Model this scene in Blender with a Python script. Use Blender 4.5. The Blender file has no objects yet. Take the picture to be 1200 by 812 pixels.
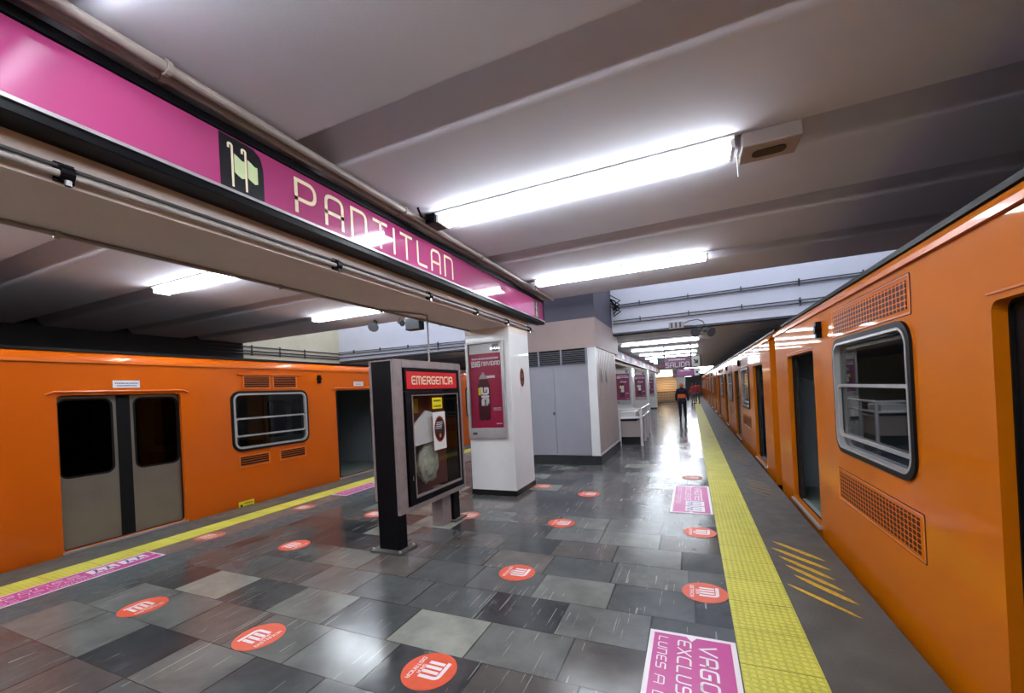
import bpy, bmesh, math, random
from mathutils import Vector, Matrix
from mathutils.geometry import tessellate_polygon
PI = math.pi
scene = bpy.context.scene
COL = scene.collection

# ------------------------------------------------------------------ camera
EYE = 1.7
def cam_rot(yaw, pitch, roll):
    f = Vector((math.sin(yaw)*math.cos(pitch), math.cos(yaw)*math.cos(pitch), math.sin(pitch)))
    r = Vector((math.cos(yaw), -math.sin(yaw), 0)); u = r.cross(f)
    c, s = math.cos(roll), math.sin(roll)
    return c*r+s*u, -s*r+c*u, f
r_, u_, f_ = cam_rot(math.radians(-23.39), math.radians(0.1), math.radians(-2.965))
cd = bpy.data.cameras.new('camera'); cam = bpy.data.objects.new('camera', cd); COL.objects.link(cam)
cam.matrix_world = Matrix(((r_.x, u_.x, -f_.x, 0), (r_.y, u_.y, -f_.y, 0), (r_.z, u_.z, -f_.z, EYE), (0, 0, 0, 1)))
cd.sensor_width = 36; cd.lens = 485.7/1200*36; cd.shift_y = (459-406)/1200
cd.clip_start = .05; cd.clip_end = 300
scene.camera = cam
# ------------------------------------------------------------------ world, exposure
scene.view_settings.view_transform = 'Standard'; scene.view_settings.look = 'None'
scene.view_settings.gamma = 1; scene.view_settings.use_curve_mapping = False
scene.view_settings.exposure = 0.88
w = bpy.data.worlds.new('daylight'); scene.world = w; w.use_nodes = True
w.node_tree.nodes['Background'].inputs[0].default_value = (.72, .80, 1, 1)
w.node_tree.nodes['Background'].inputs[1].default_value = 2.3
TUBE = 30.0          # brightness of the fluorescent tubes

# ------------------------------------------------------------------ materials
MATS = {}
def srgb(r, g, b):
    f = lambda v: (v/255/12.92) if v/255 <= .04045 else ((v/255+.055)/1.055)**2.4
    return (f(r), f(g), f(b), 1)
def mat(name, col, rough=.5, metal=0, coat=0, emit=None, es=0, noise=0, nscale=3, bump=0, bscale=20, spec=.5, rnoise=0):
    if name in MATS: return MATS[name]
    m = bpy.data.materials.new(name); m.use_nodes = True; n = m.node_tree.nodes; l = m.node_tree.links
    b = n['Principled BSDF']
    b.inputs['Base Color'].default_value = col; b.inputs['Roughness'].default_value = rough
    b.inputs['Metallic'].default_value = metal; b.inputs['Coat Weight'].default_value = coat
    b.inputs['Coat Roughness'].default_value = .04; b.inputs['Specular IOR Level'].default_value = spec
    if emit: b.inputs['Emission Color'].default_value = emit; b.inputs['Emission Strength'].default_value = es
    if noise or bump or rnoise:
        tc = n.new('ShaderNodeTexCoord')
    if noise:
        t = n.new('ShaderNodeTexNoise'); t.inputs['Scale'].default_value = nscale; t.inputs['Detail'].default_value = 7
        t.inputs['Roughness'].default_value = .65
        l.new(tc.outputs['Object'], t.inputs['Vector'])
        mr = n.new('ShaderNodeMapRange'); mr.inputs[1].default_value = .3; mr.inputs[2].default_value = .7
        mr.inputs[3].default_value = 1-noise; mr.inputs[4].default_value = 1+noise*.5
        l.new(t.outputs[0], mr.inputs[0])
        mx = n.new('ShaderNodeMix'); mx.data_type = 'RGBA'; mx.blend_type = 'MULTIPLY'; mx.inputs[0].default_value = 1
        mx.inputs[6].default_value = col; l.new(mr.outputs[0], mx.inputs[7]); l.new(mx.outputs[2], b.inputs['Base Color'])
    if rnoise:
        t = n.new('ShaderNodeTexNoise'); t.inputs['Scale'].default_value = nscale*2; t.inputs['Detail'].default_value = 5
        l.new(tc.outputs['Object'], t.inputs['Vector'])
        mr = n.new('ShaderNodeMapRange'); mr.inputs[1].default_value = .3; mr.inputs[2].default_value = .7
        mr.inputs[3].default_value = max(0, rough-rnoise); mr.inputs[4].default_value = rough+rnoise
        l.new(t.outputs[0], mr.inputs[0]); l.new(mr.outputs[0], b.inputs['Roughness'])
    if bump:
        t = n.new('ShaderNodeTexNoise'); t.inputs['Scale'].default_value = bscale; t.inputs['Detail'].default_value = 3
        l.new(tc.outputs['Object'], t.inputs['Vector'])
        bp = n.new('ShaderNodeBump'); bp.inputs['Strength'].default_value = bump; bp.inputs['Distance'].default_value = .02
        l.new(t.outputs[0], bp.inputs['Height']); l.new(bp.outputs[0], b.inputs['Normal'])
        if coat: l.new(bp.outputs[0], b.inputs['Coat Normal'])
    MATS[name] = m
    return m

M_ceil = mat('painted_ceiling_concrete', srgb(218, 217, 228), .8, noise=.06, nscale=.7, bump=.05, bscale=60)
M_beam = mat('painted_beam_concrete', srgb(228, 214, 204), .75, noise=.06, nscale=1.5, bump=.1, bscale=50)
M_wallw = mat('white_painted_wall', srgb(212, 212, 216), .7, noise=.06, nscale=.8)
M_wallc = mat('cream_painted_wall', srgb(205, 195, 165), .8, noise=.12, nscale=1)
M_dark = mat('dark_tunnel_concrete', srgb(48, 46, 46), .9, noise=.3, nscale=1)
M_orange = mat('orange_car_paint', (0.52, 0.128, 0.0006, 1), .5, coat=.38, bump=.02, bscale=1.6, noise=.04, nscale=1.2, spec=.06)
M_orangel = mat('reddish_orange_car_paint', (0.53, 0.092, 0.0008, 1), .5, coat=.4, bump=.02, bscale=1.6, noise=.05, nscale=1.2, spec=.12)
M_orange2 = mat('orange_trim_paint', (0.62, 0.13, 0.008, 1), .35, coat=.3)
M_roof = mat('dark_car_roof', srgb(38, 34, 32), .6, noise=.2)
M_rubber = mat('black_rubber', srgb(14, 14, 16), .5, spec=.2)
M_black = mat('black_enamel', srgb(8, 8, 13), .45, coat=0, spec=.15, noise=.3, nscale=8)
M_alu = mat('brushed_aluminium', srgb(172, 170, 170), .35, metal=.35, noise=.12, nscale=9)
M_alud = mat('dull_bronze_aluminium', srgb(150, 138, 138), .4, metal=.3, noise=.2, nscale=9)
M_steel = mat('door_steel', srgb(150, 144, 134), .38, metal=.85, noise=.12, nscale=2.5, rnoise=.06)
M_pipe = mat('grey_painted_pipe', srgb(158, 148, 142), .4, noise=.15, nscale=7)
M_piped = mat('dark_grey_conduit', srgb(72, 72, 76), .5, noise=.2, nscale=7)
M_white = mat('glossy_white_paint', srgb(226, 226, 226), .3, coat=.2, noise=.04, nscale=3)
M_whitep = mat('white_plastic', srgb(236, 236, 234), .4)
M_offw = mat('off_white_panel', srgb(176, 164, 158), .45, noise=.07, nscale=2.5)
M_doorg = mat('grey_door_enamel', srgb(143, 143, 152), .5, noise=.05, nscale=3)
M_louv = mat('grey_louvre', srgb(128, 128, 138), .5)
M_fascia = mat('beige_fascia', srgb(160, 140, 134), .6, noise=.05)
M_upbox = mat('dark_grey_cladding', srgb(78, 74, 84), .6, noise=.1)
M_plinth = mat('dark_stone_plinth', srgb(46, 48, 50), .3, noise=.35, nscale=9)
M_blackp = mat('black_skirting', srgb(20, 20, 22), .3)
M_edge = mat('dark_platform_concrete', srgb(80, 77, 72), .6, noise=.45, nscale=4, bump=.25, bscale=40, rnoise=.12)
M_edge2 = mat('worn_brown_terrazzo', srgb(112, 96, 88), .45, noise=.35, nscale=4, rnoise=.15)
M_band = mat('dark_slate_band', srgb(74, 80, 82), .42, noise=.18, nscale=6, rnoise=.12)
M_yelp = mat('worn_yellow_paint', srgb(205, 160, 25), .6, noise=.35, nscale=25)
M_yelpf = mat('faded_yellow_paint', srgb(122, 106, 66), .6, noise=.35, nscale=25)
M_pink = mat('magenta_vinyl', srgb(182, 50, 132), .35, noise=.03)
M_wh = mat('white_vinyl', srgb(235, 228, 232), .35)
M_red = mat('red_orange_vinyl', srgb(214, 84, 52), .4, noise=.1, nscale=20)
M_redf = mat('faded_red_vinyl', srgb(180, 98, 78), .5, noise=.35, nscale=14)
M_whf = mat('worn_white_vinyl', srgb(225, 195, 185), .5)
M_blue = mat('blue_ink', srgb(50, 70, 130), .5)
M_sign = mat('pink_sign_face', srgb(168, 62, 114), .07, coat=.9, spec=.7)
M_pinkf = mat('pale_pink_panel', srgb(176, 96, 142), .6)
M_whitef = mat('matt_white_panel', srgb(190, 180, 190), .6)
M_cream = mat('cream_lettering', srgb(242, 228, 196), .3)
M_flag = mat('pale_green_print', srgb(205, 220, 170), .4)
M_bkp = mat('black_print', srgb(22, 24, 28), .35)
M_ored = mat('red_enamel_sign', srgb(206, 36, 44), .3, coat=.3)
M_poster = mat('crimson_poster', srgb(170, 24, 72), .35, noise=.08, nscale=6)
M_cola = mat('dark_bottle_print', srgb(70, 12, 28), .35)
M_purp = mat('purple_poster', srgb(130, 34, 86), .4)
M_lpurp = mat('purple_sign_face', srgb(140, 66, 122), .3)
M_yel = mat('yellow_label', srgb(235, 215, 30), .4)
M_brown = mat('dark_brown_lining', srgb(142, 78, 72), .5)
M_plas = mat('crumpled_plastic', srgb(205, 212, 196), .25, noise=.3, nscale=20)
M_floorc = mat('car_floor', srgb(104, 116, 106), .35, noise=.1)
M_inw = mat('car_lining_grey', srgb(142, 150, 158), .5)
M_seatb = mat('blue_seat_plastic', srgb(28, 68, 140), .35)
M_seatg = mat('green_seat_plastic', srgb(70, 110, 70), .35)
M_chrome = mat('polished_steel', srgb(205, 205, 208), .2, metal=1)
M_galv = mat('galvanised_tube', srgb(190, 186, 186), .35, metal=.4)
M_skin = mat('skin', srgb(150, 100, 75), .5)
M_navy = mat('dark_navy_cloth', srgb(26, 26, 42), .9)
M_coat = mat('dark_purple_cloth', srgb(42, 24, 48), .9)
M_vest = mat('orange_vest_cloth', srgb(225, 108, 50), .8)
M_jred = mat('red_jacket_cloth', srgb(170, 60, 62), .8)
M_greyc = mat('grey_cloth', srgb(120, 112, 118), .9)
M_warm = mat('warm_cream_tiles', srgb(208, 184, 150), .6)
M_tube = mat('lit_fluorescent_tube', (1, 1, 1, 1), .3, emit=(.86, .93, 1, 1), es=TUBE)
M_tubef = mat('dimmer_fluorescent_tube', (1, 1, 1, 1), .3, emit=(.86, .93, 1, 1), es=TUBE*.85)
M_lit = mat('lit_sign_panel', (1, .95, .8, 1), .3, emit=(1, .93, .75, 1), es=1.3)
M_litw = mat('lit_white_panel', (1, 1, 1, 1), .3, emit=(.95, .97, 1, 1), es=1.5)
M_refl = mat('white_reflector', srgb(235, 238, 240), .35)

def glass(name, tint, gloss=.25, rough=.01):
    m = bpy.data.materials.new(name); m.use_nodes = True; n = m.node_tree.nodes; l = m.node_tree.links
    n.remove(n['Principled BSDF']); out = n['Material Output']
    t = n.new('ShaderNodeBsdfTransparent'); t.inputs[0].default_value = (*tint, 1)
    g = n.new('ShaderNodeBsdfGlossy'); g.inputs['Roughness'].default_value = rough
    f0 = n.new('ShaderNodeLayerWeight'); f0.inputs[0].default_value = .5; f = n.new('ShaderNodeMath'); f.operation = 'POWER'; f.inputs[1].default_value = 4; l.new(f0.outputs['Facing'], f.inputs[0])
    a = n.new('ShaderNodeMath'); a.operation = 'MULTIPLY_ADD'; a.inputs[1].default_value = 1; a.inputs[2].default_value = gloss*.12
    mx = n.new('ShaderNodeMixShader')
    l.new(f.outputs[0], a.inputs[0]); l.new(a.outputs[0], mx.inputs[0]); l.new(t.outputs[0], mx.inputs[1]); l.new(g.outputs[0], mx.inputs[2])
    l.new(mx.outputs[0], out.inputs[0]); return m
M_glass = glass('car_window_glass', (.55, .58, .58))
M_glassd = glass('dark_door_glass', (.28, .30, .30), .1)
M_glassc = glass('cabinet_glass', (.90, .90, .90), .15)

def tile_material():
    m = bpy.data.materials.new('slate_floor_tiles'); m.use_nodes = True; n = m.node_tree.nodes; l = m.node_tree.links
    b = n['Principled BSDF']; tc = n.new('ShaderNodeTexCoord'); sp = n.new('ShaderNodeSeparateXYZ'); l.new(tc.outputs['Object'], sp.inputs[0])
    def mt(op, a, b_=None, c=None):
        k = n.new('ShaderNodeMath'); k.operation = op
        for i, v in enumerate((a, b_, c)):
            if v is None: continue
            if isinstance(v, (int, float)): k.inputs[i].default_value = v
            else: l.new(v, k.inputs[i])
        return k.outputs[0]
    def wn(x, y=None):
        c = n.new('ShaderNodeCombineXYZ'); l.new(x, c.inputs[0])
        if y is not None: l.new(y, c.inputs[1])
        k = n.new('ShaderNodeTexWhiteNoise'); k.noise_dimensions = '2D'; l.new(c.outputs[0], k.inputs['Vector']); return k.outputs[0]
    H, W = .44, .63
    ry = mt('DIVIDE', mt('SUBTRACT', sp.outputs[1], .10), H); row = mt('FLOOR', ry)
    rx = mt('ADD', mt('DIVIDE', sp.outputs[0], W), mt('MULTIPLY', wn(row), 3.7)); colm = mt('FLOOR', rx)
    fx = mt('FRACT', rx); fy = mt('FRACT', ry)
    dx = mt('MULTIPLY', mt('MINIMUM', fx, mt('SUBTRACT', 1, fx)), W); dy = mt('MULTIPLY', mt('MINIMUM', fy, mt('SUBTRACT', 1, fy)), H)
    nz = n.new('ShaderNodeTexNoise'); nz.inputs['Scale'].default_value = 2.2; nz.inputs['Detail'].default_value = 4; l.new(tc.outputs['Object'], nz.inputs['Vector'])
    joint = mt('MAXIMUM', mt('LESS_THAN', dx, mt('MULTIPLY', nz.outputs[0], .012)), mt('LESS_THAN', dy, mt('MULTIPLY', nz.outputs[0], .006)))
    rnd = wn(row, colm); rnd2 = wn(colm, row)
    cr = n.new('ShaderNodeValToRGB'); l.new(rnd, cr.inputs[0]); e = cr.color_ramp; e.interpolation = 'CONSTANT'
    cols = [(0, srgb(56, 58, 60)), (.12, srgb(84, 86, 85)), (.28, srgb(100, 101, 98)), (.44, srgb(70, 72, 72)), (.54, srgb(86, 81, 78)),
            (.62, srgb(110, 112, 107)), (.74, srgb(78, 81, 80)), (.86, srgb(132, 132, 123)), (.91, srgb(94, 88, 84)), (.95, srgb(62, 62, 64))]
    e.elements[0].position = 0; e.elements[0].color = cols[0][1]; e.elements[1].position = cols[1][0]; e.elements[1].color = cols[1][1]
    for p, c in cols[2:]:
        q = e.elements.new(p); q.color = c
    # stone clouding, scuffs
    n2 = n.new('ShaderNodeTexNoise'); n2.inputs['Scale'].default_value = 3; n2.inputs['Detail'].default_value = 8; n2.inputs['Roughness'].default_value = .6
    n2.inputs['Distortion'].default_value = .3
    off = n.new('ShaderNodeVectorMath'); off.operation = 'ADD'; cb = n.new('ShaderNodeCombineXYZ'); l.new(mt('MULTIPLY', rnd2, 50), cb.inputs[2])
    l.new(tc.outputs['Object'], off.inputs[0]); l.new(cb.outputs[0], off.inputs[1]); l.new(off.outputs[0], n2.inputs['Vector'])
    mr = n.new('ShaderNodeMapRange'); mr.inputs[1].default_value = .3; mr.inputs[2].default_value = .72; mr.inputs[3].default_value = .72; mr.inputs[4].default_value = 1.28
    l.new(n2.outputs[0], mr.inputs[0])
    mx = n.new('ShaderNodeMix'); mx.data_type = 'RGBA'; mx.blend_type = 'MULTIPLY'; mx.inputs[0].default_value = 1
    l.new(cr.outputs[0], mx.inputs[6]); l.new(mr.outputs[0], mx.inputs[7])
    # scratches : stretched noise at an angle per tile
    mp = n.new('ShaderNodeMapping'); mp.inputs['Rotation'].default_value = (0, 0, .6); mp.inputs['Scale'].default_value = (60, 1.6, 1)
    l.new(off.outputs[0], mp.inputs[0])
    n3 = n.new('ShaderNodeTexNoise'); n3.inputs['Scale'].default_value = 1; n3.inputs['Detail'].default_value = 3; l.new(mp.outputs[0], n3.inputs['Vector'])
    n4 = n.new('ShaderNodeTexNoise'); n4.inputs['Scale'].default_value = 1.3; n4.inputs['Detail'].default_value = 2; l.new(tc.outputs['Object'], n4.inputs['Vector'])
    sc = mt('MULTIPLY', mt('MULTIPLY', mt('GREATER_THAN', n3.outputs[0], .655), mt('GREATER_THAN', n4.outputs[0], .48)), .5)
    mx2 = n.new('ShaderNodeMix'); mx2.data_type = 'RGBA'; l.new(sc, mx2.inputs[0]); l.new(mx.outputs[2], mx2.inputs[6]); mx2.inputs[7].default_value = srgb(168, 170, 164)
    mx3 = n.new('ShaderNodeMix'); mx3.data_type = 'RGBA'; l.new(mt('MULTIPLY', joint, .75), mx3.inputs[0]); l.new(mx2.outputs[2], mx3.inputs[6]); mx3.inputs[7].default_value = srgb(30, 30, 32)
    l.new(mx3.outputs[2], b.inputs['Base Color'])
    r = n.new('ShaderNodeMapRange'); r.inputs[1].default_value = .3; r.inputs[2].default_value = .7; r.inputs[3].default_value = .11; r.inputs[4].default_value = .21
    l.new(n2.outputs[0], r.inputs[0]); l.new(mt('ADD', r.outputs[0], mt('MULTIPLY', rnd2, .04)), b.inputs['Roughness'])
    b.inputs['Specular IOR Level'].default_value = .5
    bp = n.new('ShaderNodeBump'); bp.inputs['Strength'].default_value = 1; bp.inputs['Distance'].default_value = 1
    tl = mt('ADD', mt('MULTIPLY', mt('MULTIPLY', fx, W), mt('SUBTRACT', rnd2, .5)), mt('MULTIPLY', mt('MULTIPLY', fy, H), mt('SUBTRACT', rnd, .5)))
    l.new(mt('ADD', mt('MULTIPLY', tl, .022), mt('ADD', mt('MULTIPLY', n2.outputs[0], .0035), mt('MULTIPLY', joint, -.0015))), bp.inputs['Height']); l.new(bp.outputs[0], b.inputs['Normal'])
    return m
def stud_material():
    m = bpy.data.materials.new('yellow_tactile_paving'); m.use_nodes = True; n = m.node_tree.nodes; l = m.node_tree.links
    b = n['Principled BSDF']; tc = n.new('ShaderNodeTexCoord')
    v = n.new('ShaderNodeTexVoronoi'); v.voronoi_dimensions = '2D'; v.inputs['Scale'].default_value = 24; v.inputs['Randomness'].default_value = .12
    l.new(tc.outputs['Object'], v.inputs['Vector'])
    mr = n.new('ShaderNodeMapRange'); mr.inputs[1].default_value = .30; mr.inputs[2].default_value = .42; mr.inputs[3].default_value = 1; mr.inputs[4].default_value = 0
    l.new(v.outputs['Distance'], mr.inputs[0])
    ns = n.new('ShaderNodeTexNoise'); ns.inputs['Scale'].default_value = 3; ns.inputs['Detail'].default_value = 6; l.new(tc.outputs['Object'], ns.inputs['Vector'])
    cr = n.new('ShaderNodeValToRGB'); cr.color_ramp.elements[0].position = .3; cr.color_ramp.elements[0].color = srgb(172, 166, 46)
    cr.color_ramp.elements[1].position = .7; cr.color_ramp.elements[1].color = srgb(200, 194, 76); l.new(ns.outputs[0], cr.inputs[0])
    mx = n.new('ShaderNodeMix'); mx.data_type = 'RGBA'; mx.blend_type = 'MIX'; l.new(cr.outputs[0], mx.inputs[6]); mx.inputs[7].default_value = srgb(214, 208, 88)
    k = n.new('ShaderNodeMath'); k.operation = 'MULTIPLY'; k.inputs[1].default_value = .6; l.new(mr.outputs[0], k.inputs[0]); l.new(k.outputs[0], mx.inputs[0])
    sp = n.new('ShaderNodeSeparateXYZ'); l.new(tc.outputs['Object'], sp.inputs[0])
    fr = n.new('ShaderNodeMath'); fr.operation = 'FRACT'; dv = n.new('ShaderNodeMath'); dv.operation = 'DIVIDE'; dv.inputs[1].default_value = .4
    l.new(sp.outputs[1], dv.inputs[0]); l.new(dv.outputs[0], fr.inputs[0]); lt = n.new('ShaderNodeMath'); lt.operation = 'LESS_THAN'; lt.inputs[1].default_value = .018
    l.new(fr.outputs[0], lt.inputs[0]); mx2 = n.new('ShaderNodeMix'); mx2.data_type = 'RGBA'; l.new(lt.outputs[0], mx2.inputs[0]); l.new(mx.outputs[2], mx2.inputs[6])
    mx2.inputs[7].default_value = srgb(130, 122, 40); l.new(mx2.outputs[2], b.inputs['Base Color']); b.inputs['Roughness'].default_value = .5
    bp = n.new('ShaderNodeBump'); bp.inputs['Strength'].default_value = .8; bp.inputs['Distance'].default_value = .005; l.new(mr.outputs[0], bp.inputs['Height']); l.new(bp.outputs[0], b.inputs['Normal'])
    return m
def perf_material(name, base, hole, sx, sy, axis=(1, 2), r=.3, slot=False):
    m = bpy.data.materials.new(name); m.use_nodes = True; n = m.node_tree.nodes; l = m.node_tree.links
    b = n['Principled BSDF']; tc = n.new('ShaderNodeTexCoord'); sp = n.new('ShaderNodeSeparateXYZ'); l.new(tc.outputs['Object'], sp.inputs[0])
    ds = []
    for ax, s in zip(axis, (sx, sy)):
        a = n.new('ShaderNodeMath'); a.operation = 'DIVIDE'; a.inputs[1].default_value = s; l.new(sp.outputs[ax], a.inputs[0])
        f = n.new('ShaderNodeMath'); f.operation = 'FRACT'; l.new(a.outputs[0], f.inputs[0])
        c = n.new('ShaderNodeMath'); c.operation = 'SUBTRACT'; c.inputs[1].default_value = .5; l.new(f.outputs[0], c.inputs[0])
        p = n.new('ShaderNodeMath'); p.operation = 'POWER'; p.inputs[1].default_value = 4; q = n.new('ShaderNodeMath'); q.operation = 'ABSOLUTE'
        l.new(c.outputs[0], q.inputs[0]); l.new(q.outputs[0], p.inputs[0]); ds.append(p.outputs[0])
    s = n.new('ShaderNodeMath'); s.operation = 'ADD'; l.new(ds[0], s.inputs[0]); l.new(ds[1], s.inputs[1])
    lt = n.new('ShaderNodeMath'); lt.operation = 'LESS_THAN'; lt.inputs[1].default_value = r**4; l.new(s.outputs[0], lt.inputs[0])
    mx = n.new('ShaderNodeMix'); mx.data_type = 'RGBA'; l.new(lt.outputs[0], mx.inputs[0]); mx.inputs[6].default_value = base; mx.inputs[7].default_value = hole
    l.new(mx.outputs[2], b.inputs['Base Color']); b.inputs['Roughness'].default_value = .45; b.inputs['Specular IOR Level'].default_value = .1
    return m
M_tiles = tile_material(); M_stud = stud_material()
M_perf = perf_material('perforated_orange_panel', (0.62, .13, .006, 1), (.035, .005, .002, 1), .056, .0365, r=.41)

# ------------------------------------------------------------------ mesh helpers
def rrect(x0, y0, x1, y1, r, n=6):
    pts = []
    for cx, cy, a0 in ((x1-r, y1-r, 0), (x0+r, y1-r, PI/2), (x0+r, y0+r, PI), (x1-r, y0+r, 1.5*PI)):
        for i in range(n+1):
            a = a0+PI/2*i/n; pts.append((cx+r*math.cos(a), cy+r*math.sin(a)))
    return pts
def ellipse(cx, cy, rx, ry, n=40): return [(cx+rx*math.cos(2*PI*i/n), cy+ry*math.sin(2*PI*i/n)) for i in range(n)]
class MB:
    def __init__(s): s.v = []; s.f = []; s.mi = []; s.m = 0
    def add(s, vs, fs):
        o = len(s.v); s.v += [tuple(v) for v in vs]
        for f in fs: s.f.append([i+o for i in f]); s.mi.append(s.m)
        return s
    def box(s, x0, x1, y0, y1, z0, z1):
        x0, x1 = min(x0, x1), max(x0, x1); y0, y1 = min(y0, y1), max(y0, y1); z0, z1 = min(z0, z1), max(z0, z1)
        return s.add([(x, y, z) for x in (x0, x1) for y in (y0, y1) for z in (z0, z1)],
                     [(0, 1, 3, 2), (4, 6, 7, 5), (0, 4, 5, 1), (2, 3, 7, 6), (0, 2, 6, 4), (1, 5, 7, 3)])
    def cyl(s, a, b, r, n=10, r2=None, cap=True):
        a = Vector(a); b = Vector(b); d = (b-a).normalized(); r2 = r if r2 is None else r2
        u = d.orthogonal().normalized(); w_ = d.cross(u); vs = []
        for p, rr in ((a, r), (b, r2)):
            for i in range(n):
                t = 2*PI*i/n; vs.append(p+rr*(math.cos(t)*u+math.sin(t)*w_))
        fs = [(i, (i+1) % n, n+(i+1) % n, n+i) for i in range(n)]
        if cap: fs += [tuple(range(n))[::-1], tuple(range(n, 2*n))]
        return s.add(vs, fs)
    def tube(s, pts, r, n=8):
        pts = [Vector(p) for p in pts]; vs = []; fs = []; prev = None
        for i, p in enumerate(pts):
            d = (pts[min(i+1, len(pts)-1)]-pts[max(i-1, 0)]).normalized()
            u = d.orthogonal().normalized() if prev is None else (prev-d*prev.dot(d)).normalized()
            prev = u; w_ = d.cross(u)
            for k in range(n):
                t = 2*PI*k/n; vs.append(p+r*(math.cos(t)*u+math.sin(t)*w_))
        for i in range(len(pts)-1):
            for k in range(n): fs.append((i*n+k, i*n+(k+1) % n, (i+1)*n+(k+1) % n, (i+1)*n+k))
        fs += [tuple(range(n))[::-1], tuple(range((len(pts)-1)*n, len(pts)*n))]
        return s.add(vs, fs)
    def prism(s, loops, fn, d0, d1=None):
        """loops of 2D points (first outer, rest holes); fn(u,v,d)->3D"""
        flat = [p for lp in loops for p in lp]; N = len(flat)
        tris = tessellate_polygon([[Vector((p[0], p[1], 0)) for p in lp] for lp in loops])
        if d1 is None: return s.add([fn(p[0], p[1], d0) for p in flat], [tuple(t) for t in tris])
        vs = [fn(p[0], p[1], d0) for p in flat]+[fn(p[0], p[1], d1) for p in flat]
        fs = [tuple(t) for t in tris]+[tuple(i+N for i in reversed(t)) for t in tris]; o = 0
        for lp in loops:
            n = len(lp)
            for i in range(n): j = (i+1) % n; fs.append((o+i, o+j, N+o+j, N+o+i))
            o += n
        return s.add(vs, fs)
    def build(s, name, mats, parent=None, smooth=False, bevel=0, origin=None):
        me = bpy.data.meshes.new(name)
        base = Vector(origin) if origin is not None else Vector((0, 0, 0))
        off = base+(Vector(parent['_w']) if parent is not None and '_w' in parent else Vector((0, 0, 0)))
        me.from_pydata([tuple(Vector(v)-off) for v in s.v], [], s.f)
        if not isinstance(mats, (list, tuple)): mats = [mats]
        for m in mats: me.materials.append(m)
        for p, i in zip(me.polygons, s.mi): p.material_index = min(i, len(mats)-1)
        bm = bmesh.new(); bm.from_mesh(me); bmesh.ops.recalc_face_normals(bm, faces=bm.faces); bm.to_mesh(me); bm.free()
        o = bpy.data.objects.new(name, me); COL.objects.link(o); o.location = base
        if parent is not None:
            o.parent = parent
            if '_w' in parent: o['_w'] = list(parent['_w'])
        if smooth:
            for p in me.polygons: p.use_smooth = True
            me.set_sharp_from_angle(angle=math.radians(40))
        if bevel:
            b = o.modifiers.new('bevel', 'BEVEL'); b.width = bevel; b.segments = 2; b.limit_method = 'ANGLE'
        return o
def thing(name, label, cat, loc=(0, 0, 0), group=None):
    o = bpy.data.objects.new(name, None); COL.objects.link(o); o.location = loc; o.empty_display_size = .1
    o['label'] = label; o['category'] = cat; o['_w'] = list(loc)
    if group: o['group'] = group
    return o
def tag(o, label, cat, group=None):
    o['label'] = label; o['category'] = cat
    if group: o['group'] = group
    return o
def struct(o): o['kind'] = 'structure'; return o
def copy_tree(o, parent=None):
    c = o.copy(); COL.objects.link(c); c.parent = parent
    for ch in list(o.children): copy_tree(ch, c)
    return c

# ------------------------------------------------------------------ lettering drawn as strokes
GL = {'A': (4, [[(0, 0), (0, 6, 1.5), (4, 6, 1.5), (4, 0)], [(0, 2.5), (4, 2.5)]]), 'P': (4, [[(0, 0), (0, 6), (4, 6, 1.7), (4, 2.4, 1.7), (0, 2.4)]]),
      'N': (4, [[(0, 0), (0, 6), (4, 6, 1.5), (4, 0)]]), 'T': (4, [[(0, 6), (4, 6)], [(2, 6), (2, 0)]]), 'I': (.2, [[(.1, 0), (.1, 6)]]),
      'L': (3.6, [[(0, 6), (0, 0, .8), (3.6, 0)]]), 'E': (3.8, [[(3.8, 6), (0, 6, 1.6), (0, 0, 1.6), (3.8, 0)], [(0, 3), (3.2, 3)]]),
      'M': (5.4, [[(0, 0), (0, 6), (5.4, 6, 1.5), (5.4, 0)], [(2.7, 6), (2.7, 0)]]), 'R': (4, [[(0, 0), (0, 6), (4, 6, 1.5), (4, 2.6, 1.5), (0, 2.6)], [(2.2, 2.6), (4, 0)]]),
      'G': (4, [[(4, 6), (0, 6, 1.6), (0, 0, 1.6), (4, 0, .8), (4, 3), (2.2, 3)]]), 'C': (4, [[(4, 6), (0, 6, 1.6), (0, 0, 1.6), (4, 0)]]),
      'S': (4, [[(4, 6), (0, 6, 1.2), (0, 3, 1.2), (4, 3, 1.2), (4, 0, 1.2), (0, 0)]]), 'D': (4, [[(0, 0), (0, 6), (4, 6, 1.8), (4, 0, 1.8), (0, 0)]]),
      'V': (4.4, [[(0, 6), (2.2, 0), (4.4, 6)]]), 'O': (4, [[(2, 0), (0, 0, 1.6), (0, 6, 1.6), (4, 6, 1.6), (4, 0, 1.6), (2, 0)]]),
      'X': (4, [[(0, 0), (4, 6)], [(0, 6), (4, 0)]]), 'U': (4, [[(0, 6), (0, 0, 1.6), (4, 0, 1.6), (4, 6)]]),
      'B': (4, [[(0, 0), (0, 6), (3.7, 6, 1.3), (3.7, 3.1, 1.3), (0, 3.1)], [(2, 3.1), (4, 3.1, 1.3), (4, 0, 1.3), (0, 0)]]), ' ': (2.4, [])}
def round_path(pts):
    out = []
    for i, p in enumerate(pts):
        r = p[2] if len(p) > 2 else 0; P = Vector((p[0], p[1]))
        if r and 0 < i < len(pts)-1:
            a = (Vector(pts[i-1][:2])-P).normalized(); b = (Vector(pts[i+1][:2])-P).normalized()
            s = P+a*r; e = P+b*r
            for k in range(6):
                t = k/5; out.append((1-t)**2*s+2*t*(1-t)*P+t*t*e)
        else: out.append(P)
    return out
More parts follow.
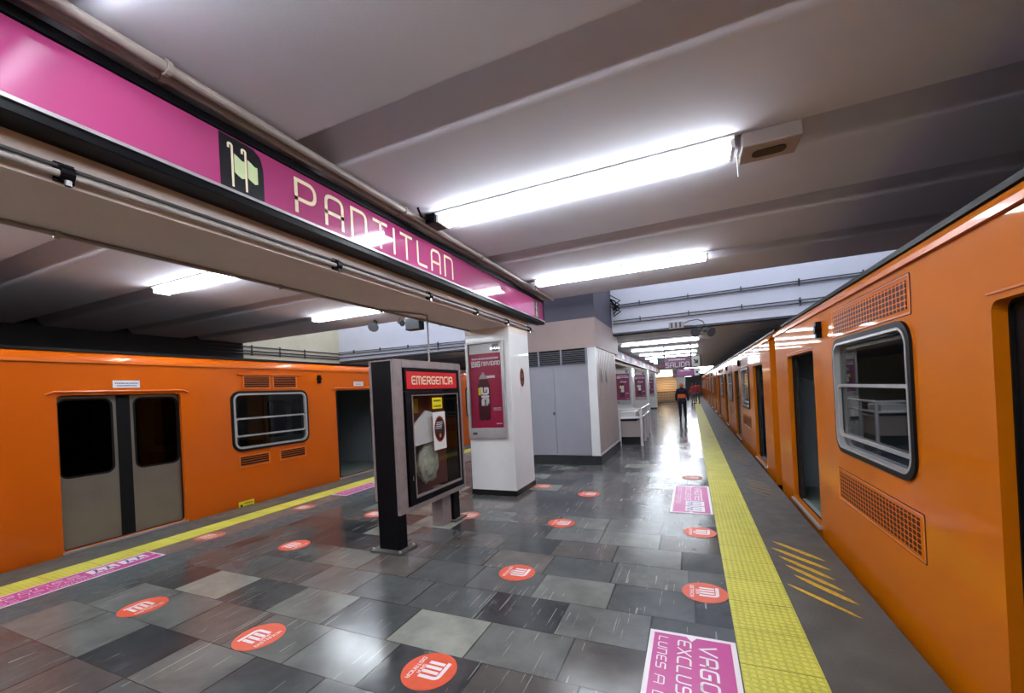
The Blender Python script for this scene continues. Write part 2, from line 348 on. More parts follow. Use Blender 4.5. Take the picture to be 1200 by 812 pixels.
def stroke(mb, pts, wd, fn, d=0):
    pts = round_path(pts); n = len(pts); L = []; R = []
    for i in range(n):
        a = (pts[i]-pts[i-1]) if i > 0 else (pts[1]-pts[0]); b = (pts[i+1]-pts[i]) if i < n-1 else a
        if a.length < 1e-6: a = b
        if b.length < 1e-6: b = a
        a = a.normalized(); b = b.normalized(); t = (a+b)
        t = t.normalized() if t.length > 1e-4 else a
        nn = Vector((-t.y, t.x)); k = max(.5, nn.dot(Vector((-a.y, a.x)))); o = nn*(wd/2/k)
        p = pts[i]
        if i == 0: p = p-a*(wd/2)*.98
        if i == n-1: p = p+b*(wd/2)*.98
        L.append(p+o); R.append(p-o)
    vs = [fn(p.x, p.y, d) for p in L]+[fn(p.x, p.y, d) for p in R]
    mb.add(vs, [(i, i+1, n+i+1, n+i) for i in range(n-1)])
def text(mb, s, h, fn, d=0, wt=.9, gap=1.9, sx=1.0, width=None):
    """draws s from u=0 along +u with cap height h; returns width"""
    tot = sum(GL[c][0]+gap for c in s)-gap
    k = h/6; kx = k*sx if width is None else width/tot
    u = 0
    for c in s:
        for si, st in enumerate(GL[c][1]):
            P = [((u+p[0])*kx, p[1]*k)+((p[2]*min(k, kx),) if len(p) > 2 else ()) for p in st]
            stroke(mb, P, wt*k, fn, d+si*.0003)
        u += GL[c][0]+gap
    return tot*kx
def dashes(mb, u0, v0, wd, h, fn, d, seed=0):
    """a line of print too small to read"""
    rr = random.Random(seed); u = u0
    while u < u0+wd:
        a = rr.uniform(.5, 1.3)*h
        mb.prism([[(u, v0), (min(u+a, u0+wd), v0), (min(u+a, u0+wd), v0+h), (u, v0+h)]], fn, d); u += a+h*.35

# ================================================================== THE SETTING
b = MB(); b.box(-5.32, .19, -9, 75, -.3, 0); struct(b.build('floor', M_tiles))
def slab(name, x0, x1, m, z=0): struct(MB().box(x0, x1, -9, 75, -.3, z).build(name, m))
slab('trim_1', .19, .613, M_stud, .004); slab('trim_2', -6.5, -6.14, M_stud, .004)
slab('trim_3', .613, 1.185, M_edge); slab('trim_4', -7.065, -6.5, M_edge)
slab('trim_5', -6.14, -5.77, M_edge2); slab('trim_6', -5.77, -5.32, M_band)
b = MB(); b.box(-7.0, 1.12, -9, 75, -1.2, -.3); struct(b.build('wall_platform', M_dark))
b = MB(); b.box(-11.9, 5.5, -9, 75, -1.4, -1.2); struct(b.build('floor_trackbed', M_dark))
XL, XR, ZC, ZF, YE, YW = -11.7, 5.3, 3.5, 3.1, 7.86, 11.4
struct(MB().box(XL-.2, XL, YE, 75, -1.2, 7).build('wall_left', M_wallc))
struct(MB().box(XL-.2, XL, -9, YE, -1.2, 3.9).build('wall_left_near', M_dark))  # near stretch of the left wall, darker than the cream stretch beyond
struct(MB().box(XR, XR+.2, -9, 75, -1.2, 7).build('wall_right', M_dark))
struct(MB().box(XL, XR, -9.2, -9, -1.2, 4).build('wall_back', M_dark))
struct(MB().box(XL, XR, 75, 75.2, -1.2, 3.4).build('wall_far', M_offw))
# near ceiling with transverse grooves
GY = [.62-1.43*3+1.43*k for k in range(8)]
prof = [(-9, ZC)]
for y in GY: prof += [(y-.03, ZC), (y, ZC), (y+.012, ZC+.2), (y+.24, ZC+.2), (y+.30, ZC+.125), (y+.345, ZC+.05), (y+.38, ZC+.014), (y+.42, ZC), (y+.46, ZC)]
prof += [(YE, ZC)]
n = len(prof)
b = MB(); b.add([(x, y, z) for x in (XL, XR) for y, z in prof], [(i, i+1, n+i+1, n+i) for i in range(n-1)])
b.box(XL, XR, -9, YE-.001, ZC+.25, ZC+.45); b.box(XL, XR, YE-.001, YE, ZC, ZC+.45)
o = struct(b.build('ceiling', M_ceil, smooth=True))
struct(MB().box(XL, XR, YE-.2, YE, ZC+.45, 7).build('wall_shaft', M_wallw))
struct(MB().box(XL, XR, YW, YW+.25, ZF, 7).build('wall_front', M_wallw))
struct(MB().box(XL, XR, YW-.012, YW, ZF, ZF+.05).build('trim_7', M_piped))
# far ceiling with shallow grooves
prof = [(YW, ZF)]; y = 13.1
while y < 73:
    prof += [(y, ZF), (y+.02, ZF+.12), (y+.2, ZF+.12), (y+.34, ZF+.02), (y+.4, ZF)]; y += 1.3
prof += [(75, ZF)]; n = len(prof)
b = MB(); b.add([(x, y, z) for x in (XL, XR) for y, z in prof], [(i, i+1, n+i+1, n+i) for i in range(n-1)]); b.box(XL, XR, YW+.25, 75, ZF+.2, ZF+.4)
struct(b.build('ceiling_far', M_ceil))

# longitudinal beam carried by the pillar
b = MB(); b.box(-3.45, -2.69, -9, 7.07, 2.79, ZC); struct(b.build('trim_beam', M_beam))
b = MB(); b.box(-3.45, -2.69, 12.2, 40, 2.62, ZF); struct(b.build('trim_beam_far', M_beam))

# ================================================================== METRO CARS
FX = lambda u, v, d: (d, u, v)        # panel plane: u=y v=z
CLEN, DW, DG, DO = 16.1, 1.35, 3.0, .85
MESH = {}
def cached(key, fn, name, mats, parent, **k):
    if key in MESH:
        src = MESH[key]; o = src.copy(); o.name = name; COL.objects.link(o); o.parent = parent; o.location = (0, 0, 0); return o
    o = fn().build(name, mats, parent, **k); MESH[key] = o; return o
def ring(y0, z0, y1, z1, r, t, d0, d1):
    return MB().prism([rrect(y0, z0, y1, z1, r), rrect(y0+t, z0+t, y1-t, z1-t, max(r-t, .01))], FX, d0, d1)
def make_car(label, ystart, side, style, closed=(), plates=(), seats=True):
    """local frame: platform side is x=0, car reaches to x=2.5, y 0..CLEN"""
    car = thing('metro_car', label, 'metro car')
    car['_w'] = [0, 0, 0]; MO = M_orange if style == 'perf' else M_orangel
    wz0, wz1 = (1.03, 2.0) if style == 'perf' else (.96, 1.93)
    dz = 2.0 if style == 'perf' else 1.95
    doors = [DO+(DW+DG)*k for k in range(4)]
    wins = [DO+DW+(DW+DG)*k+DG/2 for k in range(3)]
    def fbody():
        m = MB(); holes = [rrect(d, .02, d+DW, dz, .05) for d in doors]+[rrect(c-.73, wz0, c+.73, wz1, .13) for c in wins]
        m.prism([[(0, -.13), (CLEN, -.13), (CLEN, 2.37), (0, 2.37)]]+holes, FX, 0, .06)
        m.box(2.44, 2.5, 0, CLEN, -.13, 2.37)
        m.box(.06, 2.44, 0, .05, -.13, 2.4); m.box(.06, 2.44, CLEN-.05, CLEN, -.13, 2.4)
        return m
    cached(('body', style), fbody, 'body', MO, car)
    rp = [(0, 2.37), (.015, 2.42), (.05, 2.47), (.12, 2.515), (.24, 2.545)]; rq = [(.24, 2.545), (.7, 2.575), (1.25, 2.59)]
    def loft(pts, m):
        n_ = len(pts); m.add([(x, y, z) for y in (0, CLEN) for x, z in pts], [(i, i+1, n_+i+1, n_+i) for i in range(n_-1)]+[tuple(range(n_)), tuple(range(n_, 2*n_))])
    def fshoulder():
        m = MB(); loft(rp, m); loft([(2.5-x, z) for x, z in rp], m); return m
    cached(('shoulder', style), fshoulder, 'roof_shoulder', MO, car, smooth=True)
    def froof():
        m = MB(); loft(rq+[(2.5-x, z) for x, z in rq[::-1]], m)
        return m
    cached('roof', froof, 'roof', M_roof, car, smooth=True)
    cached('gutter', lambda: MB().box(-.022, .0, 0, CLEN, 2.365, 2.385).box(-.022, -.014, 0, CLEN, 2.385, 2.40), 'gutter', M_orange2, car)
    cached('seam', lambda: MB().box(.09, .12, 0, CLEN, 2.515, 2.55), 'roof_seam', M_rubber, car)
    cached('under', lambda: MB().box(.1, 2.4, .1, CLEN-.1, -.75, -.13), 'underframe', M_rubber, car)
    cached('floor', lambda: MB().box(.06, 2.44, .05, CLEN-.05, -.1, .0), 'car_floor', M_floorc, car)
    def flining():
        m = MB(); m.box(.14, 2.40, .06, CLEN-.06, 2.16, 2.2)
        hl = [rrect(d-.02, .0, d+DW+.02, 2.05, .02) for d in doors]+[rrect(c-.72, 1.0, c+.72, 1.98, .1) for c in wins]
        m.prism([[(.06, 0.001), (CLEN-.06, 0.001), (CLEN-.06, 2.16), (.06, 2.16)]]+[[(p[0], max(p[1], .01)) for p in h] for h in hl], FX, .12, .14)
        hl = [rrect(c-.72, 1.0, c+.72, 1.9, .1) for c in wins]
        m.prism([[(.06, 0), (CLEN-.06, 0), (CLEN-.06, 2.16), (.06, 2.16)]]+hl, FX, 2.38, 2.40)
        m.box(.14, 2.38, .06, .08, 0, 2.16); m.box(.14, 2.38, CLEN-.08, CLEN-.06, 0, 2.16)
        return m
    cached('lining', flining, 'interior_lining', M_inw, car)
    for k, d in enumerate(doors):      # doors on the track side: closed leaves seen from inside
        cached(('fdoor', k), lambda: MB().prism([[(d, .02), (d+DW, .02), (d+DW, 1.95), (d, 1.95)], rrect(d+.1, .9, d+.6, 1.8, .08), rrect(d+.75, .9, d+1.25, 1.8, .08)], FX, 2.34, 2.37), 'far_door', M_steel, car)
        cached(('fdoorg', k), lambda: MB().box(2.372, 2.376, d+.08, d+1.27, .88, 1.82), 'far_door_pane', M_rubber, car)
    for k, c in enumerate(wins):
        cached(('fwin', k), lambda: MB().box(2.42, 2.435, c-.72, c+.72, 1.0, 1.9), 'far_window_pane', M_rubber, car)
        # platform side window
        fr = cached(('wf', style, k), lambda: ring(c-.765, wz0-.035, c+.765, wz1+.035, .155, .045, -.018, .03), 'window_frame', M_rubber, car, smooth=True)
        cached(('wa', style, k), lambda: ring(c-.725, wz0+.005, c+.725, wz1-.005, .125, .032 if style != 'perf' else .018, -.022, .03), 'window_trim', M_alu, fr, smooth=True)
        s0, s1 = (1.14, 1.62) if style == 'perf' else (1.17, 1.50)
        cached(('ws', style, k), lambda: ring(c-.70, s0, c+.70, s1, .06, .03 if style != 'perf' else .024, -.006, .02), 'window_sash', M_alu, fr, smooth=True)
        cached(('wg', style, k), lambda: MB().prism([rrect(c-.72, wz0+.01, c+.72, wz1-.01, .12)], FX, .025, .031), 'window_pane', M_glass, fr)
        if style == 'perf':
            for (a, z0, z1, w2) in ((0, 2.06, 2.31, .77), (0, .52, .82, .8)):
                v = cached(('vf', k, z0), lambda: ring(c-w2, z0, c+w2, z1, .012, .012, -.004, .004), 'vent_frame', M_orange2, car)
                cached(('vg', k, z0), lambda: MB().box(-.003, .0, c-w2+.05, c+w2-.05, z0+.035, z1-.035), 'vent_grille', M_perf, v)
                cached(('vl', k, z0), lambda: ring(c-w2-.006, z0-.006, c+w2+.006, z1+.006, .012, .006, -.002, .002), 'vent_gasket', M_rubber, v)
        else:
            def louv(y0, y1, z0, z1, nsl, tag_):
                def f():
                    m = MB(); m.m = 0
                    m.prism([[(y0, z0), (y1, z0), (y1, z1), (y0, z1)], [(y0+.025, z0+.02), (y1-.025, z0+.02), (y1-.025, z1-.02), (y0+.025, z1-.02)]], FX, -.01, .0)
                    hh = (z1-z0-.04)/nsl
                    for i in range(nsl):
                        zz = z0+.02+hh*i; m.add([(-.001, y0+.025, zz), (-.001, y1-.025, zz), (-.012, y1-.025, zz+hh*.5), (-.012, y0+.025, zz+hh*.5)], [(0, 1, 2, 3)])
                    m.m = 1; m.box(-.002, 0, y0+.02, y1-.02, z0+.015, z1-.015); return m
                return cached(('lv', k, tag_), f, 'vent_louvre', [M_orange2, M_rubber], car)
            louv(c-.54, c-.02, 2.0, 2.24, 6, 'a'); louv(c+.02, c+.54, 2.0, 2.24, 6, 'b')
            louv(c-.67, c-.09, .645, .845, 4, 'c'); louv(c+.1, c+.67, .645, .845, 4, 'd')
            cached(('hood', k), lambda: MB().box(-.03, 0, c-.62, c+.62, 2.25, 2.265), 'vent_hood', M_orange2, car)
        if seats:
            for yy, fa in ((c-.62, 1), (c+.62, -1)):
                for x0, tg in ((.18, 'n'), (1.5, 'f')):
                    def fseat():
                        m = MB(); w2 = .82
                        pr = [(0, .40), (.42*fa, .42), (.42*fa, .46), (.06*fa, .45), (-.03*fa, .95), (-.07*fa, .95), (-.03*fa, .40)]
                        m.prism([pr], lambda u, v, d: (x0+d, yy+u-.2*fa, v), 0, w2)
                        m.box(x0+.1, x0+.7, yy-.1, yy+.06, 0, .4); return m
                    cached(('seat', style, k, fa, tg), fseat, 'seat', M_seatb if style == 'perf' else M_seatg, car)
    for k, d in enumerate(doors):
        isclosed = k in closed
        for s in (0, 1):
            y0 = d+s*DW/2; sh = 0 if isclosed else (-.57 if s == 0 else .57)
            ya, yb = y0+sh, y0+sh+DW/2
            rub = (yb-.105, yb) if s == 0 and not isclosed else (ya, ya+.105) if not isclosed else (yb-.075, yb) if s == 0 else (ya, ya+.075)
            def fl():
                m = MB(); g0, g1 = (ya+.02, yb-.12) if s == 0 else (ya+.12, yb-.02)
                m.prism([[(ya, .03), (yb, .03), (yb, dz+.02), (ya, dz+.02)], rrect(g0, .91, g1, 1.90, .09)], FX, .075, .10); return m
            def fg():
                g0, g1 = (ya+.02, yb-.12) if s == 0 else (ya+.12, yb-.02)
                return MB().prism([rrect(g0, .91, g1, 1.90, .09)], FX, .084, .09)
            def fgr():
                g0, g1 = (ya+.02, yb-.12) if s == 0 else (ya+.12, yb-.02)
                return ring(g0-.008, .902, g1+.008, 1.908, .098, .022, .070, .10)
            key = (style, k, s, isclosed)
            lf = cached(('leaf',)+key, fl, 'door', M_steel, car)
            cached(('leafg',)+key, fg, 'door_pane', M_glassd, lf)
            cached(('leafr',)+key, fgr, 'pane_gasket', M_rubber, lf)
            cached(('rub',)+key, lambda: MB().box(.068, .108, rub[0], rub[1], .03, dz+.01), 'door_edge_rubber', M_rubber, lf)
        cached(('sill', k), lambda: MB().box(-.035, .12, d-.01, d+DW+.01, -.01, .018), 'door_sill', M_alu, car)
        cached(('jamb', style, k), lambda: MB().prism([rrect(d-.006, .014, d+DW+.006, dz+.006, .056), rrect(d+.012, .03, d+DW-.012, dz-.012, .04)], FX, .055, .068), 'door_jamb', M_rubber, car)
        cached(('hood2', style, k), lambda: MB().tube([(-.004, d-.10, dz+.012), (-.02, d-.03, dz+.045), (-.022, d+DW+.03, dz+.045), (-.004, d+DW+.10, dz+.012)], .012, 8) if style != 'perf' else MB().box(-.006, 0, d-.02, d+DW+.02, dz+.03, dz+.04), 'door_hood', M_orange2, car)
        if style != 'perf':
            pl = cached(('plate', k), lambda: MB().box(-.004, 0, d+DW/2-.17, d+DW/2+.13, dz+.09, dz+.19), 'number_plate', M_white, car)
            def fd():
                m = MB(); dashes(m, d+DW/2-.15, dz+.145, .26, .014, FX, -.006, 3); dashes(m, d+DW/2-.13, dz+.112, .22, .014, FX, -.006, 4); return m
            cached(('platet', k), fd, 'plate_lettering', M_blue, pl)
        cached(('pole', k), lambda: MB().cyl((1.25, d+DW/2, 0), (1.25, d+DW/2, 2.16), .017), 'grab_pole', M_chrome, car, smooth=True)
        cached(('rail', k), lambda: MB().tube([(.32, d+DW+.04, .45), (.32, d+DW+.04, 1.5), (.30, d+DW+.05, 1.62), (.2, d+DW+.06, 1.68), (.14, d+DW+.06, 1.68)], .015).tube([(.32, d-.04, .45), (.32, d-.04, 1.5), (.30, d-.05, 1.62), (.2, d-.06, 1.68), (.14, d-.06, 1.68)], .015), 'grab_rail', M_chrome, car, smooth=True)
    # small door buzzer lamp beside each door
    for k in ((1, 2, 3) if style == 'perf' else (0,)):
        d = doors[k]
        cached(('lamp', style, k), lambda: MB().cyl((-.06, d-.35 if style == 'perf' else d+DW+.44, 2.19), (.0, d-.35 if style == 'perf' else d+DW+.44, 2.19), .04, 14).box(-.05, 0, (d-.35 if style == 'perf' else d+DW+.44)-.03, (d-.35 if style == 'perf' else d+DW+.44)+.03, 2.10, 2.27), 'door_lamp', M_black, car)
    if style != 'perf':
        wpl = [cached(('warn', 0), lambda: MB().box(-.003, 0, 4.14, 4.41, -.09, .07), 'warning_label', M_yel, car)]
        def fw():
            m = MB(); dashes(m, 4.17, .02, .15, .02, FX, -.005, 7); dashes(m, 4.17, -.03, .15, .02, FX, -.005, 8); dashes(m, 4.345, -.03, .04, .05, FX, -.005, 9); return m
        cached(('warnt', 0), fw, 'label_print', M_bkp, wpl[0])
    if side > 0: car.location = (1.265, ystart, 0)
    else: car.location = (-7.15, ystart+CLEN, 0); car.rotation_euler = (0, 0, PI)
    return car
make_car('nearest orange metro car with all doors open, beside right platform edge', -8.3, 1, 'perf')
make_car('second orange metro car on the right track, beyond the first coupling gap', 8.35, 1, 'perf')
make_car('third orange metro car on the right track, beside the walking person', 25.0, 1, 'perf', seats=False)
make_car('farthest orange metro car at the end of the right track', 41.65, 1, 'perf', seats=False)
# left train is turned round: local door k=1 is the one near the left frame edge
make_car('orange metro car with shut steel doors along left platform edge', -7.1, -1, 'louvre', closed=(1, 2))
make_car('orange metro car behind the emergency cabinet, second on the left track', 9.55, -1, 'louvre', closed=(3,), seats=False)

# ================================================================== STATION SIGN, PIPES
SX = -2.52
sg = thing('station_sign', 'long pink station sign reading PANTITLAN along the beam', 'sign', (-2.6, 3, 2.98))
FS = lambda u, v, d: (SX+d, u, v)      # facing +x: text must run with +y to the right when seen from +x... mirrored below
b = MB(); b.box(-2.69, SX, -9, 7.58, 3.375, 3.43); b.box(-2.69, SX, -9, 7.58, 2.965, 3.03); b.box(-2.69, SX, 7.545, 7.58, 3.03, 3.375); b.box(-2.69, -2.60, -9, 7.545, 3.03, 3.375)
b.build('sign_frame', M_black, sg, bevel=.004)
MB().box(-2.60, SX-.012, -9, 7.545, 3.035, 3.37).build('sign_face', M_sign, sg)
MB().box(SX, SX+.012, -9, 7.585, 3.012, 3.03).build('sign_edge_trim', M_alu, sg)
FS = lambda u, v, d: (SX-.0105+d, u, 3.035+v)
pb = MB().prism([[(1.615, .005), (1.895, .005), (1.895, .22), (1.875, .29), (1.83, .325), (1.78, .33), (1.615, .33)]], FS, 0).build('pictogram_panel', M_bkp, sg)
m = MB()
for y in (1.69, 1.775):
    m.prism([[(y+.012, .235), (y+.035, .225), (y+.06, .21), (y+.078, .212), (y+.078, .105), (y+.058, .095), (y+.035, .105), (y+.012, .118)]], FS, .0015)
m.build('pictogram_flags', M_flag, pb)
m = MB()
for y in (1.69, 1.775): stroke(m, [(y-.022, .262), (y-.022, .285, .01), (y, .285, .012), (y, .03)], .014, FS, .002)
m.build('pictogram_poles', M_cream, pb)
m = MB(); text(m, 'PANTITLAN', .225, lambda u, v, d: FS(2.14+u, .05+v, .0015), wt=.74, gap=2.5, width=2.12)
m.build('sign_lettering', M_cream, sg)
m = MB(); m.prism([[(7.09, .01), (7.25, .01), (7.25, .325), (7.09, .325)]], FS, 0); pb = m.build('pictogram_panel', M_bkp, sg)
m = MB(); m.prism([ellipse(7.17, .27, .02, .022, 12)], FS, .002); stroke(m, [(7.17, .24), (7.165, .14), (7.19, .1), (7.20, .04)], .035, FS, .002)
stroke(m, [(7.165, .14), (7.14, .09), (7.13, .04)], .03, FS, .002); stroke(m, [(7.13, .2), (7.2, .19)], .022, FS, .002); m.build('pictogram_figure', M_cream, pb)
def pipe(name, label, pts, r, m, clips=(), cm=None, cat='pipe', ax=1):
    t = thing(name, label, cat, pts[0]); MB().tube(pts, r, 12).build('pipe', m, t, smooth=True)
    for c in clips:
        b = MB()
        if ax == 1: b.cyl((c[0], c[1]-.012, c[2]), (c[0], c[1]+.012, c[2]), r+.012, 12); b.box(c[0]-.01, c[0]+.01, c[1]-.012, c[1]+.012, c[2], c[2]+c[3])
        else: b.cyl((c[0]-.012, c[1], c[2]), (c[0]+.012, c[1], c[2]), r+.01, 12); b.box(c[0]-.012, c[0]+.012, c[1], c[1]+.04, c[2]-.03, c[2]+.03)
        b.build('clip', cm or m, t)
    return t
ys = [-1.5, 1.28, 3.2, 4.75, 6.7]
pipe('conduit_pipe', 'grey pipe under the ceiling, outer of the two above the pink sign', [(-2.385, -9, 3.452), (-2.385, 7.74, 3.452)], .027, M_pipe, [(-2.385, y, 3.452, .043) for y in ys])
pipe('conduit_pipe', 'grey pipe lying on the pink sign box, inner of the two', [(-2.475, -9, 3.462), (-2.475, 7.66, 3.462)], .028, M_pipe, [(-2.475, y+.02, 3.462, .03) for y in ys])
pipe('conduit_pipe', 'thin grey pipe with box brackets below the pink sign', [(-2.655, -9, 2.83), (-2.655, 7.25, 2.83)], .017, M_pipe)
pipe('conduit_pipe', 'thin dark cable beside the bracketed pipe below the pink sign', [(-2.665, -9, 2.868), (-2.665, 7.2, 2.868)], .010, M_piped)
for i, y in enumerate((-.7, .98, 2.62, 3.95, 5.05, 6.1, 7.1)):
    lab = ['bracket on the thin pipe behind the camera end of the beam', 'dark clamp on the thin pipe at the upper left, left of the flags pictogram', 'dark clamp on the thin pipe below letter P of the sign', 'dark clamp on the thin pipe below the middle of the sign',
           'dark clamp on the thin pipe above the cabinet', 'dark clamp on the thin pipe just before the pillar', 'dark clamp at the far end of the thin pipe, by the pillar'][i]
    t = thing('pipe_clamp', lab, 'clamp', (-2.66, y, 2.83)); MB().cyl((-2.66, y-.025, 2.84), (-2.66, y+.025, 2.84), .036, 12).box(-2.69, -2.67, y-.035, y+.035, 2.80, 2.89).build('clamp_body', M_black, t)
    MB().cyl((-2.64, y, 2.80), (-2.64, y, 2.775), .014, 8).build('clamp_bolt', M_chrome, t)
pipe('cable_duct', 'thin light conduit along the left lower edge of the beam', [(-3.40, -9, 2.775), (-3.40, 6.2, 2.775)], .014, M_pipe, [(-3.40, y, 2.775, .02) for y in (1.2, 2.65, 4.0, 5.3)])
tag(MB().box(-3.50, -3.45, -9, 3.0, 2.80, 2.83).box(-3.50, -3.45, 3.1, 6.2, 2.80, 2.825).box(-3.5, -3.45, 3.0, 3.1, 2.80, 2.81).build('cable_tray', M_roof), 'black cable tray along left side of the long beam', 'cable tray')

# ================================================================== LIGHT FITTINGS
def fitting(label, x0, x1, y, z, group=None, slim=False):
    t = thing('fluorescent_light', label, 'ceiling light', ((x0+x1)/2, y, z), group)
    b = MB(); hw = .055 if slim else .135; pr = [(-hw, -.012), (-hw*.4, -.05), (hw*.4, -.05), (hw, -.012), (hw, 0), (-hw, 0)]
    b.prism([pr], lambda u, v, d: (d, y+u, z+v), x0, x1); b.build('reflector', M_refl, t)
    for s in ((-.3,) if slim else (-1, 1)):
        MB().cyl((x0+.03, y+s*.062, z-.066), (x1-.03, y+s*.062, z-.066), .021, 10).build('tube', M_tubef if slim else M_tube, t, smooth=True)
    for x in (x0, x1-.025): MB().box(x, x+.025, y-(.05 if slim else .105), y+(.05 if slim else .105), z-.088, z).build('end_cap', M_refl, t)
    return t
for (x0, x1, y, lab) in ((-2.22, .38, 3.585, 'long bright fluorescent light above the platform, largest in view'), (-2.24, .30, 6.42, 'fluorescent light behind the largest one, before the white wall'),
                         (-2.24, .38, .73, 'fluorescent light overhead at the top left corner, mostly out of frame'), (-7.1, -4.6, 3.585, 'left track fluorescent light, nearer and larger of the two'),
                         (-7.25, -4.6, 6.46, 'left track fluorescent light, farther one near the white wall'), (-7.1, -4.6, .73, 'left track fluorescent light out of frame at the left'),
                         (-2.33, .38, -4.95, 'second fluorescent light behind the camera'), (-2.33, .38, -2.1, 'fluorescent light over the platform behind the camera'), (-7.1, -4.6, -2.1, 'left side fluorescent light behind the camera')):
    fitting(lab, x0, x1, y, ZC)
names = ['nearest of the lights under the low far ceiling, beside horn speakers', 'second light under the low far ceiling', 'third light under the low far ceiling', 'fourth light under the low far ceiling, behind the SALIDA sign']
yy = 14.0; k = 0
while yy < 62:
    fitting(x0=-2.05 if yy < 40 else -.5, x1=.3 if yy < 40 else 1.85, y=yy, z=ZF, label=names[k] if k < 4 else 'distant ceiling light in the row beyond the SALIDA sign', group='ceiling lights in the far row' if k >= 4 else None, slim=True)
    yy += 2.6; k += 1
for yy in (14.0, 19.2): fitting('hidden side ceiling light over the left platform beyond the kiosk', -6.9, -4.5, yy, ZF, 'left ceiling lights beyond the kiosk')

t = thing('emergency_light', 'white emergency lamp box with dark oval at right end of large light', 'emergency light', (.6, 3.6, ZC))
MB().box(.42, .80, 3.47, 3.74, ZC-.11, ZC).build('lamp_housing', M_offw, t, bevel=.012)
MB().prism([rrect(.50, 3.555, .72, 3.655, .045)], lambda u, v, d: (u, v, d), ZC-.118, ZC-.108).build('oval_lens', M_bkp, t)
MB().cyl((.40, 3.58, ZC-.10), (.42, 3.72, ZC-.20), .006, 6).build('hanging_latch', M_whitep, t)
t = thing('junction_box', 'small black electrical box at left end of the large light', 'junction box', (-2.36, 3.5, ZC))
MB().box(-2.34, -2.225, 3.46, 3.68, ZC-.09, ZC).build('box_body', M_black, t, bevel=.01)
MB().tube([(-2.29, 3.47, ZC-.05), (-2.31, 3.36, ZC-.06), (-2.29, 3.28, ZC-.01)], .012, 6).build('box_cable', M_black, t, smooth=True)

# horn speakers
def horn(label, c, d, s=1.0, top=None):
    t = thing('horn_speaker', label, 'loudspeaker', c); c = Vector(c); d = Vector(d).normalized()
    b = MB(); b.cyl(c, c+d*.16*s, .03*s, 16, .11*s, cap=False); b.cyl(c+d*.155*s, c+d*.17*s, .115*s, 16, .115*s); b.build('horn', M_piped, t, smooth=True)
    MB().cyl(c-d*.09*s, c, .05*s, 12).build('driver', M_piped, t, smooth=True)
    MB().cyl(c, (c.x, c.y, top or ZC), .010*s, 6).build('bracket', M_piped, t)
horn('grey horn speaker under the ceiling beyond the far left light', (-6.45, 7.35, 3.40), (.3, -.6, -.5))
horn('tiny horn speaker under ceiling edge left of the hanging black box', (-5.95, 7.6, 3.40), (1, -.3, -.3), .6)
horn('left of the two horn speakers below the white wall', (.22, 11.3, 2.99), (-.4, -.9, -.3), 1.0, ZF)
horn('right of the two horn speakers below the white wall', (.42, 11.3, 2.97), (.6, -.8, -.35), 1.0, ZF)
t = thing('hanging_box', 'black box hanging left of the beam beside the white wall', 'speaker', (-4.3, 7.2, 3.2))
MB().box(-5.08, -4.75, 6.64, 6.82, 3.02, 3.26).build('box_body', M_bkp, t, bevel=.01); MB().cyl((-4.91, 6.75, 3.26), (-4.91, 6.75, ZC+.02), .012, 6).build('hanger', M_piped, t)

# conduits on white wall
def wallpipe(label, x0, x1, z0, z1, r=.014, clips=6, yo=.03):
    t = thing('wall_conduit', label, 'conduit', (x0, YW-yo, z0)); MB().tube([(x0, YW-yo, z0), (x1, YW-yo, z1)], r, 8).build('pipe', M_piped, t, smooth=True)
    for i in range(clips):
        f = (i+.6)/clips; x = x0+(x1-x0)*f; z = z0+(z1-z0)*f; MB().box(x-.012, x+.012, YW-yo-.02, YW, z-.055, z+.055).build('clip', M_piped, t)
wallpipe('top conduit of the upper pair on the white wall at right', -1.85, 5.2, 3.885, 3.93); wallpipe('bottom conduit of the upper pair on the white wall at right', -1.85, 5.2, 3.83, 3.875, clips=1)
wallpipe('top conduit of the lower pair on the white wall at right', -1.85, 5.2, 3.47, 3.48); wallpipe('bottom conduit of the lower pair on the white wall at right', -1.85, 5.2, 3.395, 3.41, clips=1)
wallpipe('upper conduit across white wall left of the pillar', XL, -4.6, 3.46, 3.36); wallpipe('middle conduit across white wall left of the pillar', XL, -4.6, 3.40, 3.30, clips=1); wallpipe('lowest conduit across white wall left of the pillar', XL, -4.6, 3.28, 3.22, r=.02, clips=1)
for z, lab in ((3.42, 'upper conduit along the cream wall above left train'), (3.30, 'middle conduit along the cream wall above left train'), (3.22, 'lowest conduit along the cream wall above left train')):
    t = thing('wall_conduit', lab, 'conduit', (XL+.03, 0, z)); MB().tube([(XL+.03, 6.9, z+.01), (XL+.03, 8, z), (XL+.03, YW-.05, z)], .018, 8).build('pipe', M_piped, t, smooth=True)
    for y in (8.1, 9.0, 9.9): MB().box(XL, XL+.05, y-.012, y+.012, z-.05, z+.05).build('clip', M_piped, t)
t = thing('wall_cabinet', 'white junction box with looped cable at foot of the white wall', 'junction box', (-.25, YW, 3.15))
MB().box(-.45, -.10, YW-.12, YW, 3.10, 3.27).build('box_body', M_offw, t, bevel=.008)
b = MB(); 
for x in (-.38, -.28, -.18): b.box(x-.02, x+.02, YW-.128, YW-.12, 3.12, 3.25)
b.build('box_slots', M_piped, t)
MB().tube([(-.1, YW-.05, 3.22), (.05, YW-.06, 3.27), (.22, YW-.06, 3.28), (.34, YW-.06, 3.22), (.38, YW-.06, 3.13), (.3, YW-.06, 3.08), (.1, YW-.06, 3.14), (-.1, YW-.05, 3.15)], .012, 6).build('looped_cable', M_piped, t, smooth=True)
t = thing('cable_bundle', 'tangled black cables beside the dark kiosk top', 'cable', (-1.8, 11.0, 4.0))
b = MB(); rr = random.Random(5)
